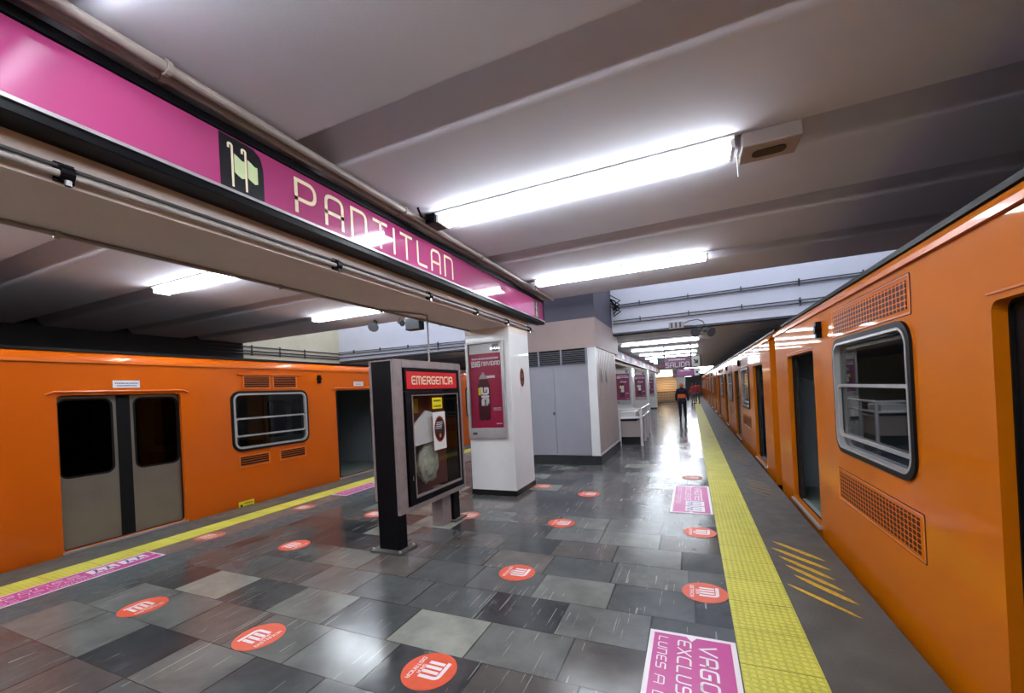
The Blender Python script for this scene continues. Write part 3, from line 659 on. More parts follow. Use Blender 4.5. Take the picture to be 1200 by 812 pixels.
for i in range(9):
    z = 3.95+rr.uniform(-.12, .2); b.tube([(-1.86, 11.15, z), (-1.78+rr.uniform(-.03, .06), 11.1, z-.08), (-1.7+rr.uniform(-.04, .1), 11.2, z-.16), (-1.82, 11.33, z-.24)], .014, 6)
b.build('cables', M_black, t, smooth=True)

# ================================================================== PILLAR AND ADVERTISING CASES
def pillar(label, x0, x1, y0, y1, ztop):
    t = thing('pillar', label, 'pillar', ((x0+x1)/2, (y0+y1)/2, 0))
    MB().box(x0, x1, y0, y1, .09, ztop-.09).build('shaft', M_white, t)
    MB().box(x0-.012, x1+.012, y0-.012, y1+.012, 0, .09).build('skirting', M_blackp, t)
    MB().box(x0, x1, y0, y1, ztop-.09, ztop).build('pillar_head', M_beam, t)
    return t
def adcase(label, cx, y, s=1.0, detail=True, zo=0):
    """frame on a pillar front face; width .72, z .95-2.56"""
    FA = lambda u, v, d: (cx+u*s, y-d, v+zo)
    t = thing('advertising_case', label, 'advertising case', (cx, y, .95+zo))
    b = MB(); b.prism([[(-.355, .95), (.355, .95), (.355, 2.57), (-.355, 2.57)], [(-.30, 1.13), (.30, 1.13), (.30, 2.54), (-.30, 2.54)]], FA, 0, .055)
    b.build('case_frame', M_alu, t, bevel=.008 if detail else 0)
    MB().prism([[(-.30, 2.375), (.30, 2.375), (.30, 2.54), (-.30, 2.54)]], FA, 0, .012).build('top_panel', M_white, t)
    MB().prism([[(.14, 2.40), (.26, 2.40), (.26, 2.52), (.14, 2.52)]], FA, .012, .016).build('blue_square', M_louv, t)
    p = MB().prism([[(-.30, 1.13), (.30, 1.13), (.30, 2.375), (-.30, 2.375)]], FA, 0, .02).build('poster', M_poster if detail else M_purp, t)
    m = MB(); k = .024
    def tx(s_, h, u, v, w_, wt=1.1): text(m, s_, h, lambda a, b_, d: FA(u+a, v+b_, k), wt=wt, width=w_)
    dashes(m, -.25, 2.275, .5, .028, FA, k, 2)
    tx('BIG', .075, -.25, 2.165, .15, 1.7); tx('NAVIDAD', .06, -.06, 2.172, .33, 1.3)
    dashes(m, .12, 1.42, .14, .014, FA, k, 5); dashes(m, .12, 1.45, .14, .014, FA, k, 6); dashes(m, .16, 1.19, .1, .018, FA, k, 8)
    m.prism([[(.02, 1.96), (.17, 1.96), (.17, 2.0), (.02, 2.0)]], FA, k)
    m.build('poster_lettering', M_wh, p)
    bt = [(-.15, 1.28), (-.11, 1.25), (-.05, 1.27), (0, 1.25), (.06, 1.28), (.065, 1.45), (.06, 1.6), (.07, 1.75), (.06, 1.87), (.02, 1.96), (-.11, 1.96), (-.15, 1.87), (-.165, 1.75), (-.155, 1.6), (-.16, 1.45)]
    MB().prism([bt], FA, .023).build('poster_bottle', M_cola, p)
    MB().prism([[(-.13, 1.95), (.035, 1.95), (0, 2.01), (-.03, 2.03), (-.03, 2.06), (-.07, 2.06), (-.07, 2.03), (-.1, 2.01)]], FA, .0245).build('poster_cap', M_alu, p)
    m = MB(); m.prism([rrect(-.085, 1.50, .045, 1.63, .02)], FA, .0255)
    text(m, 'BIG', .11, lambda a, b_, d: FA(.03-b_, 1.52+a, .0262), wt=1.9, width=.27)
    m.build('bottle_lettering', M_wh, p)
    MB().prism([[(-.15, 1.68), (-.10, 1.68), (-.09, 1.82), (-.15, 1.80)]], FA, .0255).build('bottle_accent', M_yel, p)
    MB().prism([[(-.32, .975), (.32, .975), (.32, 1.11), (-.32, 1.11)]], FA, .055, .058).build('case_base', M_alu, t)
    MB().prism([[(-.27, 1.02), (-.19, 1.02), (-.19, 1.06), (-.27, 1.06)]], FA, .058, .066).build('latch', M_piped, t)
    if detail: MB().prism([[(-.30, 1.13), (.30, 1.13), (.30, 2.54), (-.30, 2.54)]], FA, .045, .049).build('case_glass', M_glassc, t)
    return t
pillar('large white square pillar carrying the beam, black skirting', -3.505, -2.692, 6.21, 7.065, 2.79)
adcase('lit crimson bottle advertisement on the large near pillar', -3.14, 6.208)
t = thing('oval_notice', 'black oval notice on paper on right face of the near pillar', 'notice', (-2.69, 6.68, 1.9))
MB().box(-2.692, -2.687, 6.56, 6.80, 1.66, 2.14).build('paper', M_white, t)
MB().prism([ellipse(6.68, 1.95, .10, .165)], lambda u, v, d: (-2.685+d, u, v), 0).build('oval_rim', M_red, t)
MB().prism([ellipse(6.68, 1.95, .088, .148)], lambda u, v, d: (-2.684+d, u, v), 0).build('oval', M_bkp, t)
m = MB(); FN = lambda u, v, d: (-2.683+d, u, v)
for i, z in enumerate((2.0, 1.975, 1.95)): dashes(m, 6.62, z, .12, .012, FN, 0, i)
m.prism([rrect(6.66, 1.85, 6.70, 1.89, .01)], FN, 0); m.build('oval_print', M_red, t)

# ================================================================== KIOSK
KY = 9.13; kx0, kx1 = -4.3, -1.9
kk = thing('service_kiosk', 'beige fascia service kiosk with grey double doors behind the pillar', 'kiosk', (-3.1, 10.4, 0))
MB().box(kx0-.05, kx1+.03, KY-.05, 11.72, 0, .205).build('plinth', M_plinth, kk)
MB().box(kx0, kx1, KY, 11.7, .205, 2.62).build('body', M_offw, kk)
MB().box(-2.085, kx1+.004, KY-.012, KY, .205, 2.62).box(kx1, kx1+.006, KY-.012, KY+.02, .205, 2.62).box(kx1, kx1+.012, KY, 11.7, .205, .24).build('corner_strip', M_white, kk)
b = MB(); b.box(kx1, kx1+.003, KY+.3, 11.7, 1.408, 1.414)
for i in range(14): b.box(kx1, kx1+.004, KY+.32+i*.165, KY+.326+i*.165, .25, 2.62)
b.build('panel_seams', M_fascia, kk)
MB().prism([[(KY-.03, 2.61), (12.12, 2.61), (12.12, 3.09), (11.385, 3.09), (11.385, 3.262), (KY-.03, 3.262)]], lambda u, v, d: (d, u, v), kx0-.02, kx1+.02).build('fascia', M_fascia, kk)
MB().box(kx0, -1.885, KY, 11.36, 3.262, 5.2).build('upper_housing', M_upbox, kk)
for x0, x1 in ((-3.66, -2.877), (-2.871, -2.09)):
    d = MB().box(x0, x1, KY-.03, KY, .215, 2.245).build('door', M_doorg, kk, bevel=.003)
    if x0 < -3:
        MB().box(-2.93, -2.885, KY-.05, KY-.03, 1.13, 1.2).build('handle', M_piped, d)
b = MB().box(-4.2, -2.075, KY-.008, KY, 2.25, 2.61); b.m = 1
for i in range(7): b.add([(-4.2, KY-.01, 2.275+i*.045), (-2.08, KY-.01, 2.275+i*.045), (-2.08, KY-.04, 2.30+i*.045), (-4.2, KY-.04, 2.30+i*.045)], [(0, 1, 2, 3)])
for x in (-3.75, -3.22, -2.68, -2.10): b.box(x-.02, x+.02, KY-.045, KY, 2.25, 2.61)
b.box(-4.2, -2.08, KY-.045, KY, 2.235, 2.262); b.build('louvre', [M_rubber, M_louv], kk)
for y, lab in ((9.62, 'dark oval sticker on kiosk side wall, nearer of the two'), (10.25, 'dark oval sticker on kiosk side wall, farther of the two')):
    o = MB().prism([ellipse(y, 1.98, .09, .17, 24)], lambda u, v, d: (kx1+.006+d, u, v), 0, .003).build('oval_sticker', M_bkp); tag(o, lab, 'sticker')

# ================================================================== EMERGENCY CABINET
ec = thing('emergency_cabinet', 'free-standing black emergency cabinet with red EMERGENCIA header and glass door', 'cabinet', (-3.15, 4.3, 0))
b = MB().box(-3.30, -3.02, 3.66, 3.80, .02, 2.12); b.build('post', M_black, ec, bevel=.004)
MB().box(-3.325, -3.295, 3.655, 3.80, .55, 2.13).build('post_edge', M_alud, ec)
MB().box(-3.02, -2.985, 3.655, 3.80, .41, 2.13).build('post_edge', M_alud, ec)
MB().box(-3.37, -2.95, 3.58, 3.88, 0, .025).build('base_plate', M_edge, ec)
b = MB()
for x in (-3.34, -2.98):
    for y in (3.61, 3.85): b.cyl((x, y, .02), (x, y, .045), .014, 8)
b.build('anchor_bolts', M_alu, ec)
MB().box(-3.27, -3.03, 4.82, 4.97, 0.02, .5).build('post', M_black, ec)
MB().box(-3.22, -3.05, 4.58, 4.78, 0.005, .5).build('cable_riser', M_alud, ec)
MB().box(-3.33, -2.97, 4.76, 5.06, 0, .02).build('base_plate', M_edge, ec)
# casing: open towards +x
b = MB(); b.box(-3.30, -3.26, 3.80, 5.08, .41, 2.12); b.box(-3.30, -3.0, 3.80, 5.08, .41, .45); b.box(-3.30, -3.0, 3.80, 5.08, 2.06, 2.12); b.box(-3.30, -3.0, 5.04, 5.08, .41, 2.12); b.box(-3.3, -3.0, 3.80, 3.83, .41, 2.12)
b.build('casing', M_black, ec)
b = MB(); b.box(-3.005, -2.982, 3.80, 5.09, .40, .455); b.box(-3.005, -2.982, 3.80, 5.09, 2.05, 2.125); b.box(-3.005, -2.985, 5.05, 5.09, .40, 2.125); b.box(-3.31, -2.99, 3.7, 5.09, 2.12, 2.14); b.build('casing_edge', M_alud, ec)
MB().box(-3.255, -3.25, 3.83, 5.04, .45, 2.06).build('back_lining', M_brown, ec)
hd = MB().box(-3.02, -2.985, 3.84, 5.04, 1.78, 2.04).build('header_box', M_black, ec)
MB().box(-2.985, -2.978, 3.87, 4.96, 1.80, 2.005).build('header_panel', M_ored, hd)
m = MB(); text(m, 'EMERGENCIA', .085, lambda u, v, d: (-2.9765, 3.97+u, 1.86+v), wt=1.25, gap=1.8, width=.88); m.build('header_lettering', M_cream, hd)
dr = MB().prism([[(3.84, .46), (5.04, .46), (5.04, 1.77), (3.84, 1.77)], [(3.96, .54), (4.97, .54), (4.97, 1.72), (3.96, 1.72)]], lambda u, v, d: (d, u, v), -3.015, -2.98).build('door', M_black, ec, bevel=.003)
MB().prism([[(3.95, .53), (4.98, .53), (4.98, 1.73), (3.95, 1.73)], [(3.965, .56), (4.965, .56), (4.965, 1.72), (3.965, 1.72)]], lambda u, v, d: (d, u, v), -2.985, -2.975).build('glazing_bead', M_alud, dr)
MB().box(-3.0, -2.996, 3.96, 4.97, .54, 1.72).build('glass', M_glassc, dr)
MB().box(-2.98, -2.965, 3.885, 3.90, .75, .80).build('lock', M_chrome, dr)
FC = lambda u, v, d: (-2.992+d, u, v)
t = thing('paper_notice', 'white sheet with black oval stuck on emergency cabinet glass', 'notice', (-2.99, 4.5, 1.3))
MB().prism([[(4.38, 1.02), (4.66, 1.02), (4.655, 1.50), (4.375, 1.50)]], FC, -.003, 0).build('paper', M_white, t)
MB().prism([ellipse(4.52, 1.28, .125, .168)], FC, .001).build('oval_rim', M_red, t); MB().prism([ellipse(4.52, 1.28, .112, .152)], FC, .002).build('oval', M_bkp, t)
m = MB()
for i, z in enumerate((1.36, 1.335, 1.31, 1.285)): dashes(m, 4.45-.01*i, z, .14, .012, FC, .003, i)
m.build('oval_print', M_wh, t); MB().prism([rrect(4.50, 1.17, 4.54, 1.22, .01)], FC, .003).build('oval_mark', M_red, t)
for y0, y1, z0, z1, lab in ((4.38, 4.60, 1.545, 1.685, 'yellow label with black print inside the cabinet, above the paper sheet'),):
    t = thing('yellow_label', lab, 'label', (-2.99, y0, z0)); MB().prism([[(y0, z0), (y1, z0), (y1, z1), (y0, z1)]], FC, -.002, 0).build('label_card', M_yel, t)
    m = MB(); dashes(m, y0+.03, z1-.05, .16, .022, FC, .001, 3); dashes(m, y0+.03, z0+.02, .16, .022, FC, .001, 4); m.build('label_print', M_bkp, t)
t = thing('yellow_label', 'faded yellow label at back of the cabinet, upper left', 'label', (-3.24, 4.3, 1.6)); MB().box(-3.248, -3.24, 4.22, 4.42, 1.50, 1.68).build('label_card', M_yel, t)
t = thing('white_board', 'white pointed board inside the emergency cabinet behind the glass', 'board', (-3.1, 4.2, 1.3))
MB().prism([[(3.98, 1.20), (4.03, 1.36), (4.30, 1.53), (4.52, 1.48), (4.52, 1.14), (4.02, 1.12)]], lambda u, v, d: (-3.06+d, u, v), 0, .03).build('board_face', M_whitep, t)
t = thing('wrapped_handset', 'crumpled translucent plastic bag hanging inside the cabinet', 'plastic bag', (-3.12, 4.4, .9))
bm = bmesh.new(); bmesh.ops.create_icosphere(bm, subdivisions=4, radius=1); rr = random.Random(2)
from mathutils import noise as mnoise
for v in bm.verts:
    k = 1+.22*mnoise.noise(Vector((v.co.x*3, v.co.y*3, v.co.z*1.1)))+.12*mnoise.noise(Vector((v.co.x*6+5, v.co.y*7+v.co.z*2, v.co.z*1.5))); p = v.co*k
    v.co = Vector((p.x*.075, p.y*.20*(1-.25*v.co.z), p.z*.27))
me = bpy.data.meshes.new('bag'); bm.to_mesh(me); bm.free(); me.materials.append(M_plas); o = bpy.data.objects.new('bag', me); COL.objects.link(o); o.parent = t; o.location = (0, 0, 0)
for p in me.polygons: p.use_smooth = True
MB().tube([(-3.2, 4.4, 1.38), (-3.13, 4.38, 1.25), (-3.12, 4.4, 1.12)], .02, 8).build('cord', M_rubber, t, smooth=True)
t = thing('fire_hose_strip', 'red strip with white marks standing inside the cabinet, left edge', 'strip', (-3.05, 3.98, .6)); MB().box(-3.06, -3.04, 3.975, 4.03, .56, 1.15).build('strip', M_jred, t)
m = MB(); dashes(m, .6, 0, .5, .02, lambda u, v, d: (-3.037, 3.99+v, u), 0, 5); m.build('strip_marks', M_wh, t)
pipe('drop_conduit', 'thin vertical conduit dropping from the beam to the cabinet top', [(-3.17, 4.62, 2.78), (-3.17, 4.62, 2.14)], .012, M_pipe, cat='conduit')
pipe('drop_conduit', 'thin conduit crossing under the beam to the vertical drop', [(-3.40, 3.95, 2.775), (-3.3, 4.2, 2.775), (-3.17, 4.50, 2.775), (-3.17, 4.62, 2.775)], .009, M_pipe, cat='conduit')

# ================================================================== FLOOR STICKERS
def distance_sticker(label, x, y, down, faded=False, r=.172):
    """round vinyl; down = plan angle (deg) the foot of the print points to"""
    t = thing('distance_sticker', label, 'floor sticker', (x, y, 0)); a = math.radians(down)+PI/2; c, s = math.cos(a), math.sin(a)
    FD = lambda u, v, d: (x+c*u-s*v, y+s*u+c*v, .0035+d)
    MB().prism([ellipse(0, 0, r, r, 48)], lambda u, v, d: (x+u, y+v, d), .0006, .0032).build('vinyl_disc', M_redf if faded else M_red, t)
    m = MB()
    for u in (-.072, -.030, .012): stroke(m, [(u, -.028), (u, .058)], .026, FD)
    stroke(m, [(.056, -.028), (.056, .092, .035), (-.085, .092)], .026, FD)
    m.build('metro_logo', M_whf if faded else M_wh, t)
    m = MB(); text(m, 'SANA', .020, lambda u, v, d: FD(-.04+u, -.066+v, 0), wt=1.3, width=.08); text(m, 'DISTANCIA', .024, lambda u, v, d: FD(-.10+u, -.108+v, 0), wt=1.3, width=.20)
    m.build('sticker_lettering', M_whf if faded else M_wh, t)
def px(u, v):
    """floor point seen at photo pixel (u,v) - used once to site the stickers"""
    d = r_*((u-600)/485.7)+u_*(-(v-459)/485.7)+f_; k = -EYE/d.z; return d.x*k, d.y*k
for (u, v, dn, lab, fd) in ((503, 786, 180, 'red round metro sticker nearest the camera at bottom centre', 0), (304, 746, 0, 'red round metro sticker near the bottom, between magenta band and nearest sticker', 0),
        (168, 711, 0, 'red round metro sticker near the left pink floor banner', 0), (345, 639, 0, 'red round sticker left of the emergency cabinet base', 0),
        (606, 671, 180, 'red round sticker right of emergency cabinet on plain tiles', 0), (658, 613, 180, 'red round sticker in line with kiosk side, right of the pillar', 0),
        (690, 579, 180, 'red round sticker farther out before the kiosk corner', 0), (826, 694.5, 180, 'red round sticker touching the yellow strip beside painted hatching', 0),
        (820, 624, 180, 'red round sticker beside yellow strip near second magenta banner', 0), (441, 602, 0, 'red round sticker behind the emergency cabinet post', 0),
        (549, 604, 180, 'red round sticker at the rear foot of emergency cabinet', 1), (246, 628.5, 0, 'worn red round sticker by left yellow strip, nearer one', 1), (357, 594.5, 0, 'worn red round sticker by left yellow strip, farther one', 1),
        (811, 560, 180, 'faint red round sticker just beyond the second magenta banner', 1), (636, 570, 180, 'faded red round sticker right of the pillar foot', 1)):
    x, y = px(u, v); distance_sticker(lab, x, y, dn, bool(fd))
def banner(label, x0, x1, yst, sgn, faded=False):
    """pink floor banner. text starts at yst and runs along sgn*y, tops of letters towards x1"""
    L = 1.55; W = abs(x1-x0); sx_ = 1 if x1 > x0 else -1
    FB = lambda u, v, d: (x0+sx_*v, yst+sgn*u, .0035+d)
    t = thing('floor_banner', label, 'floor sticker', (x0, yst, 0))
    MB().prism([[(0, 0), (L, 0), (L, W), (0, W)]], FB, -.003, 0).build('white_backing', M_wh, t)
    e = .028*W/.5
    MB().prism([[(e, e), (L-e, e), (L-e, W*.44), (L-e-.05, W*.5), (L-e, W*.56), (L-e, W-e), (e, W-e), (e, W*.56), (e+.05, W*.5), (e, W*.44)]], FB, .0006).build('magenta_field', M_pink, t)
    T = lambda s_, h, u, v, w_, wt: T2(MB(), s_, h, u, v, w_, wt)
    def T2(m, s_, h, u, v, w_, wt):
        text(m, s_, h*W, lambda a, b_, d: FB(u+a+.12*b_, v*W+b_, .0012), wt=wt, gap=1.8, width=w_)
        m.build('banner_lettering', M_wh, t)
    T('VAGONES', .17, .10, .60, .78, 1.05); T('EXCLUSIVOS', .14, .08, .35, .82, .95); T('LUNES', .10, .07, .12, .33, .9); T('A', .10, .47, .12, .07, .9); T('DOMINGO', .10, .61, .12, .48, .9)
    for i, (a, b_) in enumerate(((.95, 1.19), (1.22, 1.46))):
        bx = MB().prism([[(a, .36*W), (b_, .36*W), (b_, .82*W), (a, .82*W)]], FB, .0012).build('pictogram_box', M_wh, t); m = MB()
        for k in range(2-i*0):
            c = a+.07+.1*k; m.prism([ellipse(c, .72*W, .016, .016, 12)], FB, .0018); stroke(m, [(c, .68*W), (c-.01, .54*W), (c+.03, .5*W), (c+.035, .42*W)], .022, FB, .0018); stroke(m, [(c-.01, .54*W), (c-.03, .42*W)], .018, FB, .0018)
        m.build('pictogram_figures', M_blue, bx)
banner('big magenta floor banner at the bottom right beside yellow strip', -.34, .182, 3.01, -1)
banner('magenta floor banner farther along the right yellow strip', -.34, .182, 7.42, -1)
banner('magenta floor banner beside left yellow strip, at left frame edge', -5.775, -6.138, 1.28, 1)
banner('magenta floor banner beside left yellow strip, left of cabinet', -5.775, -6.138, 5.62, 1)

def hatch(label, x0, x1, y0, n, dy, m, seed, sl=.28):
    t = thing('floor_hatching', label, 'floor marking', (x0, y0, 0)); rr = random.Random(seed)
    for i in range(n):
        pts = []; N = 9; ya = y0+i*dy; a0 = x0+rr.uniform(0, .1); a1 = x1-rr.uniform(0, .1)+.0; top = []; bot = []
        for k in range(N+1):
            f = k/N; xx = a0+(a1-a0)*f; yc = ya-sl*f; hw = .038*(1-abs(2*f-1)**4)*(.7 if i == 0 else 1)+.002; top.append((xx, yc+hw+rr.uniform(-.005, .005))); bot.append((xx, yc-hw+rr.uniform(-.005, .005)))
        MB().prism([bot+top[::-1]], lambda u, v, d: (u, v, d), .0006, .002).build('stripe', m, t)
hatch('bright yellow painted hatching on the right platform edge', .64, 1.10, 4.02, 6, .205, M_yelp, 1, .43)
hatch('worn hatching on right platform edge before the open door', .68, 1.1, 7.3, 5, .22, M_yelpf, 2, .43)
hatch('worn hatching on right platform edge farthest from camera', .68, 1.1, 10.2, 5, .22, M_yelpf, 3, .43)
hatch('worn hatching on the left platform edge by the shut doors', -6.98, -6.6, 3.9, 5, .2, M_yelpf, 4, -.35)
hatch('worn hatching on the left platform edge before the open door', -6.98, -6.6, 5.7, 5, .2, M_yelpf, 5, -.35)

# ================================================================== BEYOND THE KIOSK
ft = thing('barrier_railing', 'galvanised tube railing round the white counter beyond the kiosk', 'railing', (-1.6, 12.2, 0))
for (x, y) in ((-1.94, 12.12), (-1.35, 12.24), (-1.37, 13.3), (-1.39, 14.3), (-1.41, 15.4)):
    MB().cyl((x, y, 0), (x, y, 1.05), .038, 10).build('post', M_white, ft, smooth=True)
for z in (1.04, .8):
    MB().tube([(-1.94, 12.12, z), (-1.35, 12.24, z), (-1.41, 15.4, z)], .028, 8).build('rail', M_white, ft, smooth=True)
ct = thing('service_counter', 'white counter with dark base behind the tube railing', 'counter', (-1.7, 12.9, 0))
MB().box(-2.15, -1.43, 12.5, 13.5, 0, .22).build('base', M_blackp, ct); MB().box(-2.2, -1.41, 12.46, 13.55, .22, .68).build('cabinet', M_offw, ct, bevel=.01)
MB().box(-2.05, -1.5, 12.52, 13.4, .68, .745).build('shadow_gap', M_rubber, ct); MB().box(-2.0, -1.52, 12.47, 13.3, .745, .96).build('upper_tray', M_whitep, ct, bevel=.02)
for i, (xc, y, lab) in enumerate(((-2.93, 20.0, 'nearest'), (-2.66, 24.6, 'middle'), (-2.76, 31.5, 'farthest'))):
    pillar('white pillar beyond the kiosk, %s of three' % lab, xc-.40, xc+.42, y, y+.85, 2.62)
    adcase('purple poster case on the %s of three distant pillars' % lab, xc-.02, y-.002, 1.0, False, -.06)
s2 = thing('station_sign', 'distant pink and white sign strip along the far beam', 'sign', (-2.6, 16, 2.76))
MB().box(-2.69, -2.52, 12.25, 40, 2.74, 3.09).build('sign_frame', M_black, s2)
b = MB(); y = 12.3
b.box(-2.52, -2.515, 12.3, 40, 2.79, 3.05); b.build('sign_face', M_pinkf, s2)
for y in (13.5, 16.2, 18.6, 20.2, 23.5, 25.2, 28, 31, 36): MB().prism([[(y, 2.80), (y+1.1, 2.80), (y+1.1, 3.04), (y, 3.04)]], lambda u, v, d: (-2.513+d, u, v), 0).build('white_panel', M_whitef, s2)
for y in (17.35, 21.4, 26.5): MB().box(-2.513, -2.51, y, y+.4, 2.83, 3.02).build('dark_pictogram', M_bkp, s2)
# hanging SALIDA sign
def exit_sign(label, x0, x1, y, z0, z1, txt, lit):
    t = thing('hanging_sign', label, 'sign', ((x0+x1)/2, y, z0)); W = x1-x0; H = z1-z0
    FE = lambda u, v, d: (x0+u, y-.061-d, z0+v)
    MB().box(x0, x1, y-.06, y+.06, z0, z1).build('sign_box', M_bkp, t, bevel=.006)
    MB().prism([[(W*.17, .03), (W*.77, .03), (W*.77, H-.03), (W*.17, H-.03)]], FE, 0).build('purple_panel', M_lpurp, t)
    MB().prism([[(W*.79, .03), (W*.97, .03), (W*.97, H-.03), (W*.79, H-.03)]], FE, 0).build('arrow_panel', M_white, t)
    m = MB(); m.prism([[(W*.03, .06), (W*.155, .06), (W*.155, H*.42), (W*.03, H*.42)]], FE, 0); m.build('line_panel', M_purp, t)
    m = MB(); c = W*.88; v = H*.5; q = H*.17
    m.prism([[(c-q, v+q*.6), (c-q*.5, v+q*1.1), (c+q*.35, v+q*.1), (c+q*.35, v+q*.7), (c+q, v+q*.7), (c+q, v-q), (c-q*.7, v-q), (c-q*.7, v-q*.4), (c-q*.1, v-q*.4)]], FE, .001); m.build('arrow', M_bkp, t)
    m = MB(); txt and text(m, txt, H*.36, lambda a, b_, d: FE(W*.20+a, H*.13+b_, .001), wt=1.0, width=W*.53)
    dashes(m, W*.27, H*.68, W*.38, H*.10, FE, .001, 4); m.build('sign_lettering', M_wh, t)
    for x in (x0+W*.17, x0+W*.78): MB().cyl((x, y, z1), (x, y, ZF), .022, 8).build('hanger_rod', M_bkp, t)
exit_sign('hanging purple SALIDA exit sign with arrow, nearer one', -1.11, .37, 16.25, 2.26, 2.70, 'SALIDA', 1)
exit_sign('hanging purple sign behind and below the SALIDA sign', -.95, .5, 25.6, 2.10, 2.55, '', 1)
# distant lit exit stair, wall lamps and gate
st = thing('exit_stairs', 'distant warm lit stairs rising behind the railing gate', 'stairs', (-2.6, 42, 0))
b = MB()
for i in range(15): b.box(-3.6, -1.25, 42+i*.3, 46.5, i*.17, (i+1)*.17)
b.build('steps', M_warm, st)
for i in range(15): MB().box(-3.6, -1.25, 41.985+i*.3, 42.02+i*.3, (i+1)*.17-.035, (i+1)*.17+.004).build('step_nosing', M_edge2, st)
MB().box(-3.8, -3.6, 41.5, 47, 0, 3.09).box(-3.6, -1.25, 46.5, 46.8, 0, 3.09).build('stair_walls', M_warm, st); MB().box(-1.25, -.55, 41.8, 47, 0, 3.09).build('side_wall', M_wallw, st)
lp = thing('light_box', 'glowing cream light panel above the exit stairs', 'light box', (-2.4, 40.5, 2.5)); MB().box(-3.6, -1.5, 40.4, 40.55, 2.42, 2.98).build('panel_face', M_lit, lp); MB().box(-3.62, -1.48, 40.56, 40.62, 2.4, 3.0).build('panel_back', M_alu, lp)
for x in (-3.3, -1.8): MB().cyl((x, 40.5, 2.98), (x, 40.5, ZF+.1), .02, 6).build('panel_hanger', M_alu, lp)
lm = bpy.data.lights.new('stair_lamp', 'POINT'); lm.energy = 50; lm.color = (1, .82, .58); lm.shadow_soft_size = .15; lo = bpy.data.objects.new('stair_lamp', lm); COL.objects.link(lo); lo.location = (-2.4, 43.2, 2.85)
g = thing('barred_gate', 'grey railing gate across the foot of distant stairs', 'gate', (-2.3, 40, 0))
b = MB(); b.box(-3.3, -1.2, 40.0, 40.05, 1.0, 1.06); b.box(-3.3, -1.2, 40.0, 40.05, .08, .13)
for i in range(22): b.cyl((-3.28+i*.1, 40.025, .1), (-3.28+i*.1, 40.025, 1.02), .012, 6)
b.build('bars', M_upbox, g); MB().box(-1.24, -1.16, 39.98, 40.08, 0, 1.25).build('gate_post', M_upbox, g)
t = thing('lit_sign', 'tiny glowing white sign at the far end of platform', 'sign', (-.45, 54, 2.5)); MB().box(-1.0, .1, 54, 54.1, 2.5, 2.95).build('sign_box', M_litw, t); MB().box(-.95, -.91, 54.03, 54.07, 2.95, ZF).box(.01, .05, 54.03, 54.07, 2.95, ZF).build('sign_hangers', M_alu, t)

# ================================================================== PEOPLE
def skin(name, pts, edges, rad, m, parent, sub=2):
    me = bpy.data.meshes.new(name); me.from_pydata(pts, edges, []); me.materials.append(m)
    o = bpy.data.objects.new(name, me); COL.objects.link(o); o.parent = parent
    md = o.modifiers.new('skin', 'SKIN'); md.use_smooth_shade = True
    ly = me.skin_vertices[0].data if me.skin_vertices else None
    if ly is None:
        bm = bmesh.new(); bm.from_mesh(me); bm.verts.layers.skin.verify(); bm.to_mesh(me); bm.free(); ly = me.skin_vertices[0].data
    for v, r in zip(ly, rad): v.radius = (r, r) if isinstance(r, (int, float)) else r
    ly[0].use_root = True
    o.modifiers.new('sub', 'SUBSURF').levels = sub; o.modifiers['sub'].render_levels = sub
    return o
def hand(parent, p, d, side):
    """relaxed hand: palm and five curled fingers"""
    p = Vector(p); dn = Vector(d).normalized(); fw = Vector((0, 1, 0)); out = Vector((side, 0, 0))
    P = [p, p+dn*.045, p+dn*.085]; E = [(0, 1), (1, 2)]; Rr = [(.022, .03), (.02, .04), (.016, .038)]
    for k, (o, L) in enumerate(((.03, .07), (.01, .08), (-.01, .075), (-.03, .058))):
        b0 = p+dn*.085+fw*o; i = len(P); c = -out*.02
        P += [b0, b0+dn*L*.5+c*.3, b0+dn*L*.85+c]; E += [(2, i), (i, i+1), (i+1, i+2)]; Rr += [.010, .009, .008]
    i = len(P); P += [p+dn*.03+fw*.035, p+dn*.06+fw*.06, p+dn*.09+fw*.062]; E += [(1, i), (i, i+1), (i+1, i+2)]; Rr += [.012, .010, .009]
    return skin('hand', [tuple(v) for v in P], E, Rr, M_skin, parent, 1)
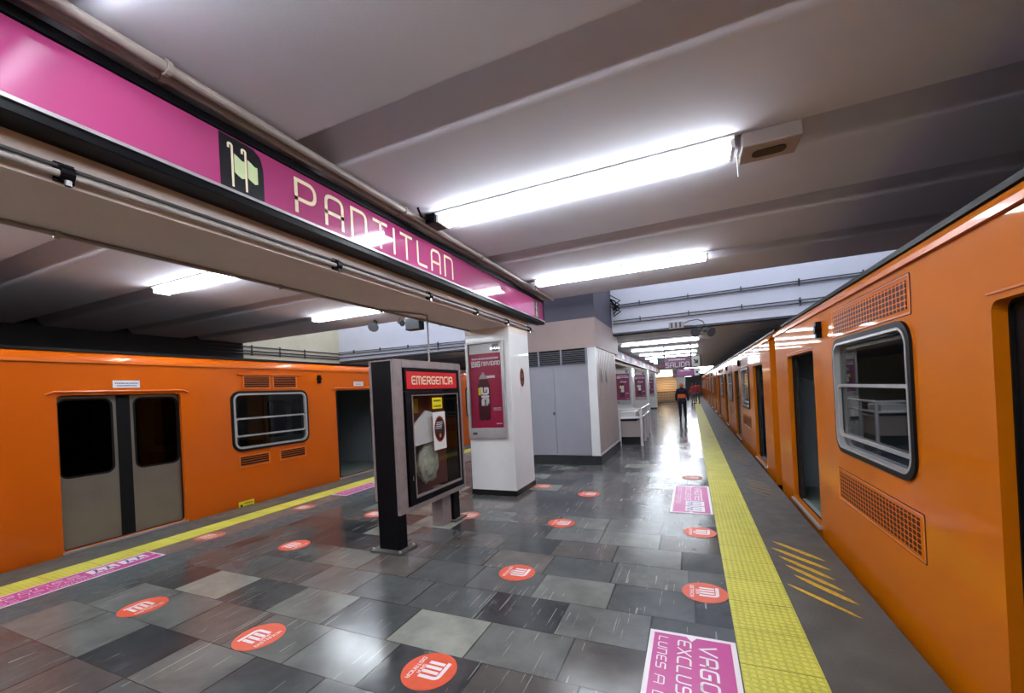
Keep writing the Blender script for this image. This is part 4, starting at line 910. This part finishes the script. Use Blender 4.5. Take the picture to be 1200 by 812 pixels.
def walker(label, x, y, rz, coat, legs, hat=None, vest=None, h=1.72, stride=.2):
    t = thing('person', label, 'person', (x, y, 0)); t['_w'] = [0, 0, 0]; t.rotation_euler = (0, 0, rz); k = h/1.75; t.scale = (k, k, k)
    s = stride
    # one continuous body: pelvis, legs, trunk, neck, arms
    P = [(0, 0, .95), (.10, 0, .90), (.11, s*.55, .50), (.11, s*.75+.0, .10), (.12, s*.75+.13, .03),
         (-.10, 0, .90), (-.10, -s*.1, .50), (-.10, -s*.9, .13), (-.11, -s*.9+.11, .04),
         (0, .0, 1.12), (0, .0, 1.32), (0, .01, 1.44), (.17, 0, 1.42), (.25, -.05, 1.14), (.27, .0, .90), (-.17, 0, 1.42), (-.25, .03, 1.14), (-.27, .12, .92), (0, .02, 1.54)]
    E = [(0, 1), (1, 2), (2, 3), (3, 4), (0, 5), (5, 6), (6, 7), (7, 8), (0, 9), (9, 10), (10, 11), (11, 12), (12, 13), (13, 14), (11, 15), (15, 16), (16, 17), (11, 18)]
    Rr = [(.15, .11), .095, .065, .045, .04, .095, .065, .045, .04, (.17, .125), (.21, .14), (.15, .11), .085, .06, .04, .085, .06, .04, .06]
    skin('body', P, E, Rr, coat, t)
    skin('trousers', [P[0]]+P[1:4]+P[5:8], [(0, 1), (1, 2), (2, 3), (0, 4), (4, 5), (5, 6)], [(.16, .125), .108, .078, .06, .108, .078, .06], legs, t)
    for q in (P[4], P[8]):
        MB().add([], []).prism([rrect(q[0]-.05, q[1]-.16, q[0]+.05, q[1]+.12, .045)], lambda u, v, d: (u, v, d), q[2]-.03, q[2]+.05).build('shoe', M_rubber, t, bevel=.01)
    # head
    bm = bmesh.new(); bmesh.ops.create_uvsphere(bm, u_segments=20, v_segments=14, radius=1)
    for v in bm.verts:
        c = v.co.copy(); v.co = Vector((c.x*.078, c.y*.098, c.z*.118)); 
        if c.y > .8 and abs(c.x) < .3 and -.3 < c.z < .15: v.co.y += .018
        if c.z < -.4: v.co.x *= .85
    me = bpy.data.meshes.new('head'); bm.to_mesh(me); bm.free(); me.materials.append(M_skin)
    hd_ = bpy.data.objects.new('head', me); COL.objects.link(hd_); hd_.parent = t; hd_.location = (0, .03, 1.635)
    for p in me.polygons: p.use_smooth = True
    b = MB()
    for sx_ in (-1, 1): b.cyl((sx_*.07, .02, 1.63), (sx_*.088, .015, 1.63), .026, 8)
    b.build('ears', M_skin, t)
    b = MB(); n_ = 16; vs = [(0, .03, 1.765)]
    for a, z in ((.05, 1.755), (.085, 1.72), (.1, 1.67), (.1, 1.64)):
        for i in range(n_): vs.append((a*.85*math.cos(2*PI*i/n_), .025+a*1.02*math.sin(2*PI*i/n_), z))
    fs = [(0, 1+i, 1+(i+1) % n_) for i in range(n_)]+[(1+r*n_+i, 1+r*n_+(i+1) % n_, 1+(r+1)*n_+(i+1) % n_, 1+(r+1)*n_+i) for r in range(3) for i in range(n_)]
    b.add(vs, fs); b.box(-.06, .06, .1, .17, 1.655, 1.665) if hat else None
    b.build('cap' if hat else 'hair', hat or M_bkp, t, smooth=True)
    if vest:
        skin('hood', [(0, -.03, 1.42), (0, -.03, 1.5), (0, -.01, 1.56)], [(0, 1), (1, 2)], [(.14, .07), (.10, .08), (.07, .07)], M_navy, t)
        skin('vest', [(0, 0, 1.02), (0, 0, 1.09), (0, 0, 1.20), (0, 0, 1.27)], [(0, 1), (1, 2), (2, 3)], [(.18, .135), (.20, .15), (.21, .155), (.20, .15)], vest, t)
    hand(t, P[14], (0, .05, -1), 1); hand(t, P[17], (-.02, .2, -1), -1)
    return t
walker('person in orange cap and dark jacket with orange vest walking away', -.42, 20.7, 0, M_coat, M_navy, M_vest, M_vest)
walker('distant person in red jacket left beyond the walking figure', .1, 36.5, .3, M_jred, M_greyc, None, None, 1.66, .08)
walker('distant person in red jacket nearest the right train', .45, 37.3, 2.9, M_jred, M_greyc, None, None, 1.72, .05)

for o in bpy.data.objects:
    if '_w' in o: del o['_w']
